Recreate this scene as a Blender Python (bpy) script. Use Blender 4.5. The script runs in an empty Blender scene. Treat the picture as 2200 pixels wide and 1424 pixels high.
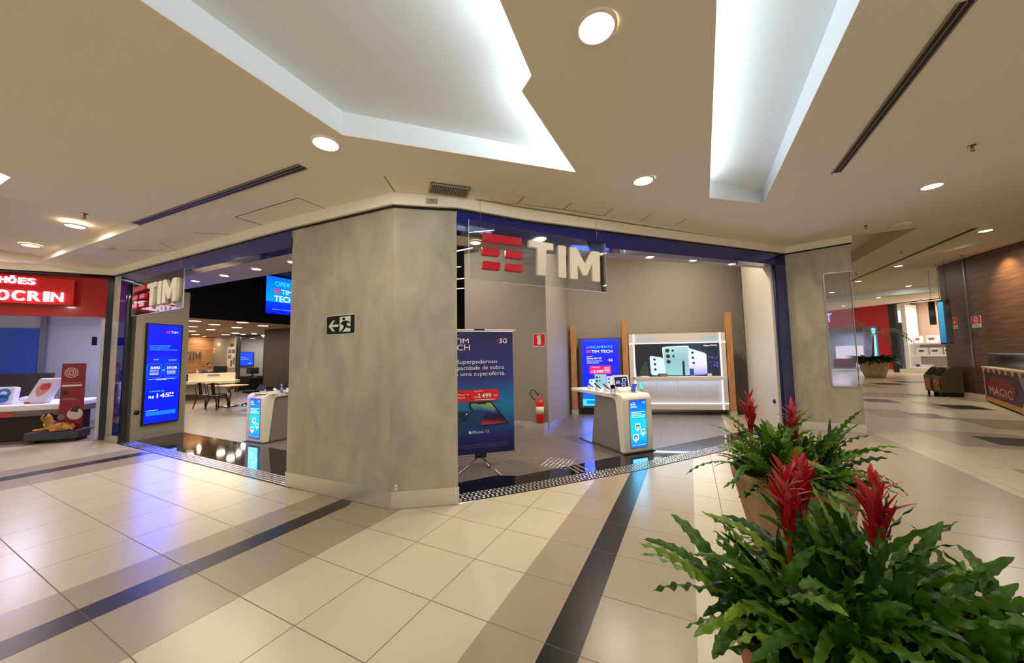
import bpy, bmesh, math, random
import numpy as np
from mathutils import Vector, Matrix
from mathutils.geometry import delaunay_2d_cdt
S = bpy.context.scene
COL = S.collection
PI = math.pi

# ------------------------------------------------------------------ camera
FPX, PITCH, ROLL, CAMZ = 756.26, .0707977, -.0166702, 1.6
cp, sp, cr, sr = math.cos(PITCH), math.sin(PITCH), math.cos(ROLL), math.sin(ROLL)
_r, _u, _f = Vector((1, 0, 0)), Vector((0, -sp, cp)), Vector((0, cp, sp))
_X = cr*_r + sr*_u
_Y = -sr*_r + cr*_u
cam = bpy.data.cameras.new('camera')
cam.sensor_width = 36; cam.lens = FPX/2200*36; cam.clip_start = .05; cam.clip_end = 300
camo = bpy.data.objects.new('camera', cam); COL.objects.link(camo)
mw = Matrix.Identity(4)
for i in range(3):
    mw[i][0] = _X[i]; mw[i][1] = _Y[i]; mw[i][2] = -_f[i]
mw[2][3] = CAMZ
camo.matrix_world = mw
S.camera = camo

# ------------------------------------------------------------------ world, exposure
w = bpy.data.worlds.new('world'); S.world = w; w.use_nodes = True
w.node_tree.nodes['Background'].inputs[0].default_value = (1, .975, .89, 1)
w.node_tree.nodes['Background'].inputs[1].default_value = .95
S.view_settings.view_transform = 'Standard'
S.view_settings.look = 'None'
S.view_settings.gamma = 1
S.view_settings.use_curve_mapping = False
S.view_settings.exposure = 0.22
try:
    S.cycles.use_denoising = True
    S.cycles.max_bounces = 10
    S.cycles.diffuse_bounces = 5
    S.cycles.sample_clamp_indirect = 6
    S.cycles.caustics_reflective = False
    S.cycles.caustics_refractive = False
except Exception:
    pass
WARM = (1, .92, .79)
LAMP_W = 12.0      # each mall downlight
LAMP_E = 9.0
COVE_W = 16.0

def area_light(name, loc, size, power, color=WARM, shape='DISK', sy=None, rot=(0, 0, 0), parent=None, spread=PI):
    l = bpy.data.lights.new(name, 'AREA'); l.shape = shape; l.size = size
    if sy: l.size_y = sy
    l.energy = power; l.color = color; l.spread = spread
    o = bpy.data.objects.new(name, l); COL.objects.link(o)
    o.location = loc; o.rotation_euler = rot
    if parent: o.parent = parent
    return o

# ------------------------------------------------------------------ geometry from the photograph's perspective
def ray(px, py):
    u = (px-1100)/FPX; v = (712-py)/FPX
    u, v = cr*u-sr*v, sr*u+cr*v
    return np.array([u, cp-v*sp, sp+v*cp])
def F(px, py, z=0.0):
    d = ray(px, py); t = (z-CAMZ)/d[2]
    return np.array([d[0]*t, d[1]*t])
def UP(px, py, P):
    d = ray(px, py)
    return CAMZ + math.hypot(P[0], P[1])*d[2]/math.hypot(d[0], d[1])
def onplane(px, py, P, d2):
    """point on the vertical plane through P with horizontal direction d2 -> (u along d2, z)"""
    d = ray(px, py); n = np.array([d2[1], -d2[0]])
    t = (P[0]*n[0]+P[1]*n[1])/(d[0]*n[0]+d[1]*n[1])
    q = np.array([d[0]*t-P[0], d[1]*t-P[1]])
    return float(q@np.array(d2[:2])), float(CAMZ+d[2]*t)
def ZL(x, y=0):
    z = 3.30
    if x < -1: z += .02*(-1-max(x, -9))
    if x > 0: z += .065*min(x, 7)
    if x > 7: z += .085*min(x-7, 8)
    if x > 15: z += .03*(x-15)
    return z
def ZC(x, y=0): return ZL(x, y)+.15
def CE(px, py, dz=0.0):
    """point of the mall ceiling seen at a pixel"""
    z = 3.45
    for i in range(40):
        P = F(px, py, z); z = z*.4+.6*(ZC(*P)+dz)
    return np.array([P[0], P[1], z])
AZ = math.radians(26.7456)
E1 = np.array([math.sin(AZ), math.cos(AZ)])     # tile rows run this way (inwards)
E2 = np.array([math.cos(AZ), -math.sin(AZ)])    # to the right and nearer
def PQ(p, q): return E1*p+E2*q
A = np.array([-8.15, 7.27]); B = np.array([-2.91, 4.6]); C_ = np.array([-1.31, 3.86]); D = np.array([-.62, 3.97])
R0 = np.array([5.86, 7.42]); R1 = np.array([6.79, 6.91])
TL = (B-A)/np.linalg.norm(B-A); NL = np.array([-TL[1], TL[0]])      # inward normal of left front
TR = (R0-D)/np.linalg.norm(R0-D); NR = np.array([-TR[1], TR[0]])    # inward normal of right front

# ------------------------------------------------------------------ materials
def lin(c):
    return tuple(((x/255)/12.92 if x/255 <= .04045 else ((x/255+.055)/1.055)**2.4) for x in c)
MATS = {}
def mat(name, rgb=(200, 200, 200), rough=.5, metal=0.0, emit=None, es=1.0, trans=0.0, ior=1.45, alpha=1.0, spec=.5, coat=0.0):
    if name in MATS: return MATS[name]
    m = bpy.data.materials.new(name); m.use_nodes = True
    b = m.node_tree.nodes['Principled BSDF']
    b.inputs['Base Color'].default_value = (*lin(rgb), 1)
    b.inputs['Roughness'].default_value = rough
    b.inputs['Metallic'].default_value = metal
    b.inputs['IOR'].default_value = ior
    b.inputs['Specular IOR Level'].default_value = spec
    b.inputs['Transmission Weight'].default_value = trans
    b.inputs['Coat Weight'].default_value = coat
    b.inputs['Alpha'].default_value = alpha
    if emit:
        b.inputs['Emission Color'].default_value = (*lin(emit), 1)
        b.inputs['Emission Strength'].default_value = es
    MATS[name] = m
    return m
def glassmat(name, tint=(245, 248, 250), gloss=.09):
    m = mat(name, tint, .02); nt = m.node_tree; nt.nodes.remove(nt.nodes['Principled BSDF'])
    out = [n for n in nt.nodes if n.type == 'OUTPUT_MATERIAL'][0]
    tr = nod(m, 'ShaderNodeBsdfTransparent'); tr.inputs[0].default_value = (*lin(tint), 1)
    gl = nod(m, 'ShaderNodeBsdfGlossy'); gl.inputs['Roughness'].default_value = .02
    fr = nod(m, 'ShaderNodeFresnel'); fr.inputs[0].default_value = 1.45
    mx = nod(m, 'ShaderNodeMixShader'); link(m, math_n(m, 'MULTIPLY', fr.outputs[0], gloss*12), mx.inputs[0]); link(m, tr.outputs[0], mx.inputs[1]); link(m, gl.outputs[0], mx.inputs[2]); link(m, mx.outputs[0], out.inputs[0])
    return m
def screen(name, rgb, es=1.0):
    return mat(name, (10, 10, 12), .25, emit=rgb, es=es)
def nod(m, typ, **kw):
    n = m.node_tree.nodes.new(typ)
    for k, v in kw.items(): setattr(n, k, v)
    return n
def link(m, a, b): m.node_tree.links.new(a, b)
def math_n(m, op, a, b=None, c=None):
    n = nod(m, 'ShaderNodeMath', operation=op)
    for i, x in enumerate((a, b, c)):
        if x is None: continue
        if isinstance(x, (int, float)): n.inputs[i].default_value = x
        else: link(m, x, n.inputs[i])
    return n.outputs[0]
def ramp(m, fac, stops):
    r = nod(m, 'ShaderNodeValToRGB'); e = r.color_ramp.elements
    while len(e) > 1: e.remove(e[-1])
    e[0].position = stops[0][0]; e[0].color = (*lin(stops[0][1]), 1)
    for p, c in stops[1:]:
        x = e.new(p); x.color = (*lin(c), 1)
    link(m, fac, r.inputs[0]); return r.outputs[0]
def noisy(m, scale=(1, 1, 1), nscale=3, detail=6, stops=None, bump=0.0, distortion=0.0, coord='Object'):
    """procedural colour variation on the object's own coordinates"""
    b = m.node_tree.nodes['Principled BSDF']
    tc = nod(m, 'ShaderNodeTexCoord'); mp = nod(m, 'ShaderNodeMapping')
    mp.inputs['Scale'].default_value = scale
    link(m, tc.outputs[coord], mp.inputs[0])
    n = nod(m, 'ShaderNodeTexNoise'); n.inputs['Scale'].default_value = nscale; n.inputs['Detail'].default_value = detail
    n.inputs['Distortion'].default_value = distortion
    link(m, mp.outputs[0], n.inputs['Vector'])
    if stops: link(m, ramp(m, n.outputs['Fac'], stops), b.inputs['Base Color'])
    if bump:
        bu = nod(m, 'ShaderNodeBump'); bu.inputs['Strength'].default_value = bump; bu.inputs['Distance'].default_value = .01
        link(m, n.outputs['Fac'], bu.inputs['Height']); link(m, bu.outputs[0], b.inputs['Normal'])
    return m
def tiled(name, rgb, rough, ang, sp_, sq, p0=0.0, q0=0.0, grout=(120, 108, 90), gw=.0035, var=.06):
    """stone tiles: rectangular grid of grout lines turned to angle ang (world metres)"""
    m = mat(name, rgb, rough); b = m.node_tree.nodes['Principled BSDF']
    tc = nod(m, 'ShaderNodeTexCoord'); sx = nod(m, 'ShaderNodeSeparateXYZ'); link(m, tc.outputs['Object'], sx.inputs[0])
    x, y = sx.outputs[0], sx.outputs[1]
    p = math_n(m, 'ADD', math_n(m, 'MULTIPLY', x, math.sin(ang)), math_n(m, 'MULTIPLY', y, math.cos(ang)))
    q = math_n(m, 'SUBTRACT', math_n(m, 'MULTIPLY', x, math.cos(ang)), math_n(m, 'MULTIPLY', y, math.sin(ang)))
    a = math_n(m, 'DIVIDE', math_n(m, 'SUBTRACT', p, p0), sp_); c = math_n(m, 'DIVIDE', math_n(m, 'SUBTRACT', q, q0), sq)
    def line(v, s):
        fr = math_n(m, 'ABSOLUTE', math_n(m, 'SUBTRACT', math_n(m, 'FRACT', v), .5))
        return math_n(m, 'GREATER_THAN', fr, .5-gw/s)
    g = math_n(m, 'MAXIMUM', line(a, sp_), line(c, sq))
    cb = nod(m, 'ShaderNodeCombineXYZ'); link(m, math_n(m, 'FLOOR', a), cb.inputs[0]); link(m, math_n(m, 'FLOOR', c), cb.inputs[1])
    wn = nod(m, 'ShaderNodeTexWhiteNoise'); link(m, cb.outputs[0], wn.inputs[0])
    ns = nod(m, 'ShaderNodeTexNoise'); ns.inputs['Scale'].default_value = 60; link(m, tc.outputs['Object'], ns.inputs['Vector'])
    val = math_n(m, 'ADD', math_n(m, 'MULTIPLY', wn.outputs[0], var), math_n(m, 'MULTIPLY', ns.outputs['Fac'], var*.8))
    hsv = nod(m, 'ShaderNodeHueSaturation'); hsv.inputs['Color'].default_value = (*lin(rgb), 1)
    link(m, math_n(m, 'ADD', val, 1-var*.9), hsv.inputs['Value'])
    mx = nod(m, 'ShaderNodeMix', data_type='RGBA'); link(m, g, mx.inputs['Factor']); link(m, hsv.outputs[0], mx.inputs['A'])
    mx.inputs['B'].default_value = (*lin(grout), 1)
    link(m, mx.outputs['Result'], b.inputs['Base Color'])
    link(m, math_n(m, 'ADD', math_n(m, 'MULTIPLY', g, .4), rough), b.inputs['Roughness'])
    return m
def gradient(name, stops, axis=1, lo=-1.0, hi=1.0, es=1.0, rough=.3, emit=True, wave=0.0):
    """colour running along one axis of the object (printed or displayed artwork)"""
    m = mat(name, (10, 10, 12), rough); b = m.node_tree.nodes['Principled BSDF']
    tc = nod(m, 'ShaderNodeTexCoord'); sx = nod(m, 'ShaderNodeSeparateXYZ'); link(m, tc.outputs['Object'], sx.inputs[0])
    v = math_n(m, 'DIVIDE', math_n(m, 'SUBTRACT', sx.outputs[axis], lo), hi-lo)
    if wave:
        n = nod(m, 'ShaderNodeTexNoise'); n.inputs['Scale'].default_value = 2.2; link(m, tc.outputs['Object'], n.inputs['Vector'])
        v = math_n(m, 'ADD', v, math_n(m, 'MULTIPLY', math_n(m, 'SUBTRACT', n.outputs['Fac'], .5), wave))
    c = ramp(m, v, stops)
    if emit:
        link(m, c, b.inputs['Emission Color']); b.inputs['Emission Strength'].default_value = es
    else: link(m, c, b.inputs['Base Color'])
    return m

# ------------------------------------------------------------------ mesh builder
def frame(P, d2, z=0.0):
    """matrix: x along d2 (to the viewer's right), y up, z towards the viewer"""
    d = Vector((d2[0], d2[1], 0)).normalized(); up = Vector((0, 0, 1)); n = d.cross(up)
    M = Matrix.Identity(4)
    for i in range(3): M[i][0] = d[i]; M[i][1] = up[i]; M[i][2] = n[i]
    M[0][3], M[1][3], M[2][3] = P[0], P[1], z
    return M
def base(P, d2, z=0.0):
    """matrix: x along d2, y away from the viewer, z up"""
    d = Vector((d2[0], d2[1], 0)).normalized(); up = Vector((0, 0, 1)); n = up.cross(d)
    M = Matrix.Identity(4)
    for i in range(3): M[i][0] = d[i]; M[i][1] = n[i]; M[i][2] = up[i]
    M[0][3], M[1][3], M[2][3] = P[0], P[1], z
    return M
def RX(a): return Matrix.Rotation(a, 4, 'X')
def RY(a): return Matrix.Rotation(a, 4, 'Y')
def RZ(a): return Matrix.Rotation(a, 4, 'Z')
def T(x, y, z): return Matrix.Translation((x, y, z))
_tcache = {}
def text_mesh(s, size, depth=0.0, bold=0.0, shear=0.0, space=1.0, align='LEFT', bevel=0.0):
    bold = 0.0 if any(c in s for c in 'MNm') and size == 1.0 else min(bold, .013)
    k = (s, size, depth, bold, shear, space, align, bevel)
    if k in _tcache: return _tcache[k]
    c = bpy.data.curves.new('t', 'FONT'); c.body = s; c.size = size; c.extrude = depth/2; c.offset = bold; c.shear = shear
    c.space_character = space; c.align_x = align; c.resolution_u = 3; c.bevel_depth = bevel; c.bevel_resolution = 1
    o = bpy.data.objects.new('t', c); COL.objects.link(o)
    dg = bpy.context.evaluated_depsgraph_get(); dg.update()
    me = bpy.data.meshes.new_from_object(o.evaluated_get(dg))
    v = [tuple(x.co) for x in me.vertices]; f = [tuple(p.vertices) for p in me.polygons]
    bpy.data.objects.remove(o); bpy.data.curves.remove(c); bpy.data.meshes.remove(me)
    _tcache[k] = (v, f); return v, f
class MB:
    def __init__(s): s.v = []; s.f = []; s.m = []; s.sm = []; s.mats = []
    def add(s, vs, fs, m, M=None, smooth=False):
        if m not in s.mats: s.mats.append(m)
        k = s.mats.index(m); n = len(s.v)
        for v in vs:
            s.v.append(tuple(M @ Vector(v)) if M is not None else tuple(v))
        for f in fs:
            s.f.append([n+i for i in f]); s.m.append(k); s.sm.append(smooth)
        return s
    def box(s, x0, x1, y0, y1, z0, z1, m, M=None, bev=0.0, seg=2):
        if bev > 0:
            bm = bmesh.new(); r = bmesh.ops.create_cube(bm, size=1)
            for v in bm.verts:
                v.co = Vector(((x0+x1)/2+v.co.x*(x1-x0), (y0+y1)/2+v.co.y*(y1-y0), (z0+z1)/2+v.co.z*(z1-z0)))
            bmesh.ops.bevel(bm, geom=bm.edges[:], offset=bev, segments=seg, affect='EDGES', profile=.5)
            bm.verts.index_update()
            s.add([v.co[:] for v in bm.verts], [[v.index for v in f.verts] for f in bm.faces], m, M, False); bm.free(); return s
        v = [(x0, y0, z0), (x1, y0, z0), (x1, y1, z0), (x0, y1, z0), (x0, y0, z1), (x1, y0, z1), (x1, y1, z1), (x0, y1, z1)]
        f = [(3, 2, 1, 0), (4, 5, 6, 7), (0, 1, 5, 4), (1, 2, 6, 5), (2, 3, 7, 6), (3, 0, 4, 7)]
        return s.add(v, f, m, M)
    def prism(s, poly, z0, z1, m, M=None):
        n = len(poly); z0s = z0 if hasattr(z0, '__len__') else [z0]*n; z1s = z1 if hasattr(z1, '__len__') else [z1]*n
        v = [(p[0], p[1], z0s[i]) for i, p in enumerate(poly)]+[(p[0], p[1], z1s[i]) for i, p in enumerate(poly)]
        a = sum(poly[i][0]*poly[(i+1) % n][1]-poly[(i+1) % n][0]*poly[i][1] for i in range(n))
        b_, t_ = list(range(n-1, -1, -1)), list(range(n, 2*n))
        f = [b_, t_]+[(i, (i+1) % n, n+(i+1) % n, n+i) for i in range(n)]
        if a < 0: f = [list(reversed(x)) for x in f]
        return s.add(v, f, m, M)
    def poly(s, pts, m, M=None): return s.add(pts, [list(range(len(pts)))], m, M)
    def rect(s, x0, x1, y0, y1, z, m, M=None): return s.poly([(x0, y0, z), (x1, y0, z), (x1, y1, z), (x0, y1, z)], m, M)
    def rrect(s, x0, x1, y0, y1, r, z, m, M=None, ring=0.0, depth=0.0):
        def pts(o):
            out = []
            for cx, cy, a0 in ((x1-r, y1-r, 0), (x0+r, y1-r, 90), (x0+r, y0+r, 180), (x1-r, y0+r, 270)):
                for k in range(5):
                    a = math.radians(a0+k*22.5); out.append((cx+(r-o)*math.cos(a), cy+(r-o)*math.sin(a)))
            return out
        P = pts(0)
        if ring:
            Q = pts(ring); n = len(P)
            return s.add([(*p, z) for p in P]+[(*p, z) for p in Q], [(i, (i+1) % n, n+(i+1) % n, n+i) for i in range(n)], m, M)
        if depth: return s.prism(P, z-depth, z, m, M)
        return s.poly([(*p, z) for p in P], m, M)
    def disc(s, cx, cy, z, r, m, M=None, n=24, sx=1.0, r0=0.0):
        P = [(cx+r*sx*math.cos(2*PI*i/n), cy+r*math.sin(2*PI*i/n), z) for i in range(n)]
        if r0:
            Q = [(cx+r0*sx*math.cos(2*PI*i/n), cy+r0*math.sin(2*PI*i/n), z) for i in range(n)]
            return s.add(P+Q, [(i, (i+1) % n, n+(i+1) % n, n+i) for i in range(n)], m, M)
        return s.poly(P, m, M)
    def tube(s, path, r, m, M=None, n=8, smooth=True, caps=True):
        path = [Vector(p) for p in path]; R = r if hasattr(r, '__len__') else [r]*len(path)
        v = []; f = []; up = None
        for i, p in enumerate(path):
            t = (path[min(i+1, len(path)-1)]-path[max(i-1, 0)]).normalized()
            if up is None: up = Vector((0, 0, 1)) if abs(t.z) < .9 else Vector((1, 0, 0))
            a = t.cross(up).normalized(); b = a.cross(t).normalized(); up = b
            for k in range(n):
                c = 2*PI*k/n; v.append(tuple(p+R[i]*(math.cos(c)*a+math.sin(c)*b)))
        for i in range(len(path)-1):
            for k in range(n): f.append((i*n+k, i*n+(k+1) % n, (i+1)*n+(k+1) % n, (i+1)*n+k))
        if caps: f.append(list(range(n-1, -1, -1))); f.append([(len(path)-1)*n+k for k in range(n)])
        return s.add(v, f, m, M, smooth)
    def cyl(s, p0, p1, r0, m, r1=None, M=None, n=20, smooth=True): return s.tube([p0, p1], [r0, r0 if r1 is None else r1], m, M, n, smooth)
    def lathe(s, prof, m, M=None, n=28, smooth=True, sx=1.0, sy=1.0):
        v = []; f = []
        for r, z in prof:
            for k in range(n): a = 2*PI*k/n; v.append((r*sx*math.cos(a), r*sy*math.sin(a), z))
        for i in range(len(prof)-1):
            for k in range(n): f.append((i*n+k, i*n+(k+1) % n, (i+1)*n+(k+1) % n, (i+1)*n+k))
        return s.add(v, f, m, M, smooth)
    def ball(s, c, r, m, M=None, sx=1, sy=1, sz=1, n=12):
        v = []; f = []
        for i in range(n+1):
            a = PI*i/n
            for k in range(n*2): b = PI*k/n; v.append((c[0]+r*sx*math.sin(a)*math.cos(b), c[1]+r*sy*math.sin(a)*math.sin(b), c[2]-r*sz*math.cos(a)))
        for i in range(n):
            for k in range(2*n): f.append((i*2*n+k, i*2*n+(k+1) % (2*n), (i+1)*2*n+(k+1) % (2*n), (i+1)*2*n+k))
        return s.add(v, f, m, M, True)
    def text(s, t, x, y, z, size, m, M=None, w=None, align='LEFT', **kw):
        v, f = text_mesh(t, 1.0, align=align, **kw)
        if not v: return s
        v = np.array(v); ext = v[:, 0].max()-v[:, 0].min()
        k = size; kx = (w/ext) if w else k
        L = Matrix.Diagonal((kx, k, k, 1)); L = T(x, y, z) @ L
        return s.add([tuple(q) for q in v], f, m, (M @ L) if M is not None else L)
    def build(s, name, parent=None, M=None):
        me = bpy.data.meshes.new(name); me.from_pydata(s.v, [], s.f)
        for m in s.mats: me.materials.append(m)
        me.polygons.foreach_set('material_index', s.m); me.polygons.foreach_set('use_smooth', s.sm)
        me.update()
        o = bpy.data.objects.new(name, me); COL.objects.link(o)
        if parent: o.parent = parent
        if M is not None: o.matrix_local = M
        return o
def tag(o, label=None, cat=None, group=None, kind=None):
    if label: o['label'] = label
    if cat: o['category'] = cat
    if group: o['group'] = group
    if kind: o['kind'] = kind
    return o
def thing(name, label, cat, M=None, group=None):
    o = bpy.data.objects.new(name, None); COL.objects.link(o); o.empty_display_size = .1
    if M is not None: o.matrix_world = M
    return tag(o, label, cat, group)
def struct(o, label=None, cat=None): return tag(o, label, cat, kind='structure')
def dup(o, M, label=None, group=None):
    def cp_(x, par):
        c = x.copy(); COL.objects.link(c)
        if par: c.parent = par
        for ch in list(x.children): cp_(ch, c)
        return c
    c = cp_(o, None); c.matrix_world = M
    if label: c['label'] = label
    if group: c['group'] = group
    return c
# ------------------------------------------------------------------ shared materials
CREAM = tiled('cream_porcelain', (202, 192, 166), .27, AZ, .53, .605, .87, -1.605, var=.03)
TAUPE = tiled('taupe_porcelain', (164, 149, 126), .27, AZ, .53, 50, .87, 20, var=.03)
BLACKT = tiled('charcoal_porcelain', (30, 27, 28), .28, AZ, .53, 50, .87, 20, grout=(80, 72, 66), var=.05)
CONC = mat('polished_concrete', (150, 140, 120), .42)
noisy(CONC, (2.2, 2.2, 1.1), 1.6, 14, [(.28, (150, 142, 124)), (.47, (163, 155, 136)), (.58, (170, 162, 142)), (.75, (184, 176, 156))], .08, .5)
STEEL = mat('brushed_steel', (206, 198, 184), .3, .65)
noisy(STEEL, (1, 1, 30), 6, 3, None, .03)
PLASTER = mat('ceiling_plaster', (238, 227, 208), .85, spec=.2)
COVEW = mat('cove_white', (232, 236, 238), .8, spec=.2)
NAVY = mat('navy_glass', (16, 28, 116), .08, coat=.3)
BLACK = mat('black_metal', (14, 13, 15), .4)
SHOPF = tiled('grey_vinyl_plank', (108, 99, 93), .34, AZ, 1.2, .2, gw=.0012, grout=(88, 80, 76), var=.10)
GRANITE = mat('black_granite', (9, 9, 10), .05, spec=.7)
GREYW = mat('grey_paint', (152, 143, 132), .75, spec=.2)
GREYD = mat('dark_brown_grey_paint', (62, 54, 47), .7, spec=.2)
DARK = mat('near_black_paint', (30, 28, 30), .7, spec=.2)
WHITE = mat('white_lacquer', (226, 220, 208), .28)
WHITEM = mat('white_paint', (220, 214, 202), .7)
SOFFIT = mat('soffit_paint', (176, 164, 150), .7, spec=.2)
CHROME = mat('chrome', (200, 198, 194), .18, 1)
OAK = mat('light_wood', (176, 122, 76), .5)
noisy(OAK, (6, 6, .5), 3, 5, [(.3, (158, 104, 62)), (.7, (196, 142, 92))])
GLASS = glassmat('clear_glass')
SEAM = mat('ceiling_seam', (128, 116, 98), .9)
LAMPM = mat('lamp_diffuser', (250, 245, 235), .5, emit=(255, 232, 190), es=LAMP_E)
LAMPS = mat('shop_lamp_diffuser', (250, 245, 235), .5, emit=(255, 236, 205), es=LAMP_E)
WT = screen('screen_white', (255, 255, 255), 1.3)
PRW = mat('print_white', (235, 235, 240), .5)
PRR = mat('print_red', (215, 20, 35), .5)

# ------------------------------------------------------------------ mall floor
m = MB()
m.poly([(-20, -6, 0), (36, -6, 0), (36, 38, 0), (18, 38, 0), (*R0, 0), (*D, 0), (*C_, 0), (*A, 0), (-8.6, 7.6, 0), (-20, 2.7, 0)], CREAM)
zi = .0012
def band(p0, p1, q0, q1, mm, z=zi):
    m.poly([(*PQ(p0, q0), z), (*PQ(p0, q1), z), (*PQ(p1, q1), z), (*PQ(p1, q0), z)], mm)
def pfront(q):
    # where a line of constant q meets the shop front
    best = 99
    for P, Tt in ((A, TL), (C_, (D-C_)/np.linalg.norm(D-C_)), (D, TR)):
        # solve E1*p+E2*q = P + Tt*s
        a = np.array([[E1[0], -Tt[0]], [E1[1], -Tt[1]]]); s = np.linalg.solve(a, P-E2*q)
        L = {0: 8.0, 1: .7, 2: 7.4}[0 if P is A else (1 if P is C_ else 2)]
        if -.7 <= s[1] <= L: best = min(best, s[0])
    return best
for q0, q1, mm, z in ((-4.028, -2.812, TAUPE, zi), (-3.64, -3.42, BLACKT, 2*zi), (-9.35, -7.95, TAUPE, zi), (-8.84, -8.55, BLACKT, 2*zi),
                      (-1.17, -.04, TAUPE, zi), (-.80, -.60, BLACKT, 2*zi)):
    a_, b_ = pfront(q0), pfront(q1)
    if q0 < -7: a_, b_ = min(a_, 2.75), min(b_, 3.0)
    if -5 < q0 < -2: a_, b_ = a_+.25, b_+.25
    if q0 > -1.2: a_, b_ = a_-.2, b_-.22
    m.poly([(*PQ(-4, q0), z), (*PQ(-4, q1), z), (*PQ(b_, q1), z), (*PQ(a_, q0), z)], mm)
# taupe field and scattered accent tiles on the right-hand side of the mall
band(-4, 10.9, .62, 3.1, TAUPE)
for r in ((8.65, 10.1, 3.93, 5.27, 0), (8.95, 9.7, 4.52, 5.17, 1), (10.7, 12.1, 5.35, 6.75, 0), (11.85, 12.65, 4.78, 5.34, 1), (11.65, 13.2, 4.05, 4.9, 0),
          (13.9, 14.85, 6.25, 7.02, 1), (13.75, 15.4, 5.92, 6.42, 0), (14.95, 15.9, 4.9, 5.65, 1), (5.85, 7.25, 3.72, 5.1, 0), (6.2, 6.9, 4.4, 5.05, 1),
          (16.6, 18.3, 5.4, 6.8, 0), (17.2, 18.1, 6.8, 7.6, 1), (19.5, 20.6, 5.0, 5.8, 1), (20.9, 23, 6.0, 7.6, 0), (15.9, 17.2, 7.6, 8.9, 0), (22.5, 23.8, 7.8, 8.8, 1),
          (10.9, 11.4, 6.9, 7.6, 1), (12.9, 14.2, 7.5, 9.0, 0), (25, 27, 5.0, 6.8, 0), (24, 25.2, 9.2, 10.4, 1)):
    band(r[0], r[1], r[2], r[3], BLACKT if r[4] else TAUPE, 2*zi if r[4] else zi)
struct(m.build('floor'), 'cream and taupe polished mall floor tiles with charcoal stripes', 'floor')

# shop floor: vinyl, black granite threshold, studded gratings
m = MB(); zf = .001
def onL(u, v): p = A+TL*u+NL*v; return (p[0], p[1])
def onR(u, v): p = D+TR*u+NR*v; return (p[0], p[1])
m.prism([onL(0, .1), onL(6.2, .1), onL(7.7, .3), onR(0, .25), onR(7.2, .1), (9, 13), (4, 24), (-14, 30), (-26, 16), (-12, 9)], -.02, zf, SHOPF)
struct(m.build('floor_shop'), 'grey brown plank floor inside the phone shop', 'floor')
m = MB()
m.prism([onL(-.15, .22), onL(6.0, .22), onL(6.3, 1.07), onL(-.1, 1.07)], 0, .004, GRANITE)
struct(m.build('trim_1'), 'polished black granite threshold strip left of the pillar', 'threshold')
m = MB()
UF = [(0, .03), (.86, -.08), (1.54, -.13), (2.49, -.21), (3.71, -.22), (4.6, -.22), (5.6, -.14), (6.6, 0)]
def uf(u):
    return float(np.interp(u, [a for a, b in UF], [b for a, b in UF]))
us = [k*.25 for k in range(28)]
m.prism([onR(u, uf(u)+.25) for u in us]+[onR(u, .62 if u < 1 else .45) for u in reversed(us)], 0, .004, GRANITE)
struct(m.build('trim_2'), 'polished black granite threshold strip right of the pillar', 'threshold')
STUD = mat('stud_steel', (214, 206, 190), .25, .9)
m = MB()
m.prism([onL(-.15, -.01), onL(6.0, -.01), onL(6.0, .23), onL(-.15, .23)], 0, .006, BLACK)
for i in range(118):
    for j in range(5):
        u = -.1+i*.0505+.012*(j % 2); v = .025+j*.045
        P = onL(u, v); M = base(P, TL, .006)
        m.add([(-.018, -.013, 0), (.018, -.013, 0), (.018, .013, 0), (-.018, .013, 0), (-.012, -.008, .004), (.012, -.008, .004), (.012, .008, .004), (-.012, .008, .004)],
              [(4, 5, 6, 7), (0, 1, 5, 4), (1, 2, 6, 5), (2, 3, 7, 6), (3, 0, 4, 7)], STUD, M)
tag(m.build('entrance_grating'), 'studded black and steel entrance grating left of the concrete pillar', 'grating')
m = MB()
m.prism([onR(u, uf(u)) for u in us]+[onR(u, uf(u)+.25) for u in reversed(us)], 0, .006, BLACK)
i = 0; u = .05
while u < 6.6:
    for j in range(5):
        uu = u+.014*(j % 2); P = onR(uu, uf(uu)+.03+j*.047); M = base(P, TR, .006)
        m.add([(.019*math.cos(k*PI/4)*(1 if h == 0 else .7), .015*math.sin(k*PI/4)*(1 if h == 0 else .7), h*.005) for h in (0, 1) for k in range(8)],
              [tuple(range(8, 16))]+[(k, (k+1) % 8, 8+(k+1) % 8, 8+k) for k in range(8)], STUD, M)
    u += .053
tag(m.build('entrance_grating'), 'studded black and steel entrance grating right of the pillar, below the hanging logo', 'grating')

# tactile paving on the shop floor near the banner stand
def tact_dots(c, d, nx, ny, sp_):
    m = MB(); M0 = base(c, d, zf)
    for i in range(nx):
        for j in range(ny):
            m.lathe([(.016, 0), (.013, .004), (.0, .005)], STUD, M0 @ T(i*sp_, j*sp_, 0), n=8)
    return m
m = tact_dots(F(1162, 1000), E2, 7, 8, .062)
tag(m.build('tactile_studs'), 'square patch of round steel tactile studs on the shop floor', 'tactile paving', kind='stuff')
def bars(pxs, label):
    m = MB()
    for (a, b) in pxs:
        P, Q = F(*a), F(*b); d = Q-P; L = np.linalg.norm(d); M0 = base(P, d/L, zf)
        m.box(0, L, -.014, .014, 0, .005, STUD, M0, bev=.004)
    tag(m.build('tactile_bars'), label, 'tactile paving', 'steel guiding bars on the shop floor', kind='stuff')
bars([((1085, 988), (1124, 993)), ((1092, 985), (1127, 987)), ((1104, 980), (1134, 984)), ((1127, 990), (1168, 994)), ((1129, 986), (1172, 990)), ((1135, 982), (1176, 987))], 'long steel guiding bars running from the banner stand to the studs')
bars([((1210, 997), (1243, 1016)), ((1219, 995), (1253, 1014)), ((1229, 993), (1263, 1010))], 'three short steel guiding bars crossing onto the black threshold')

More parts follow.
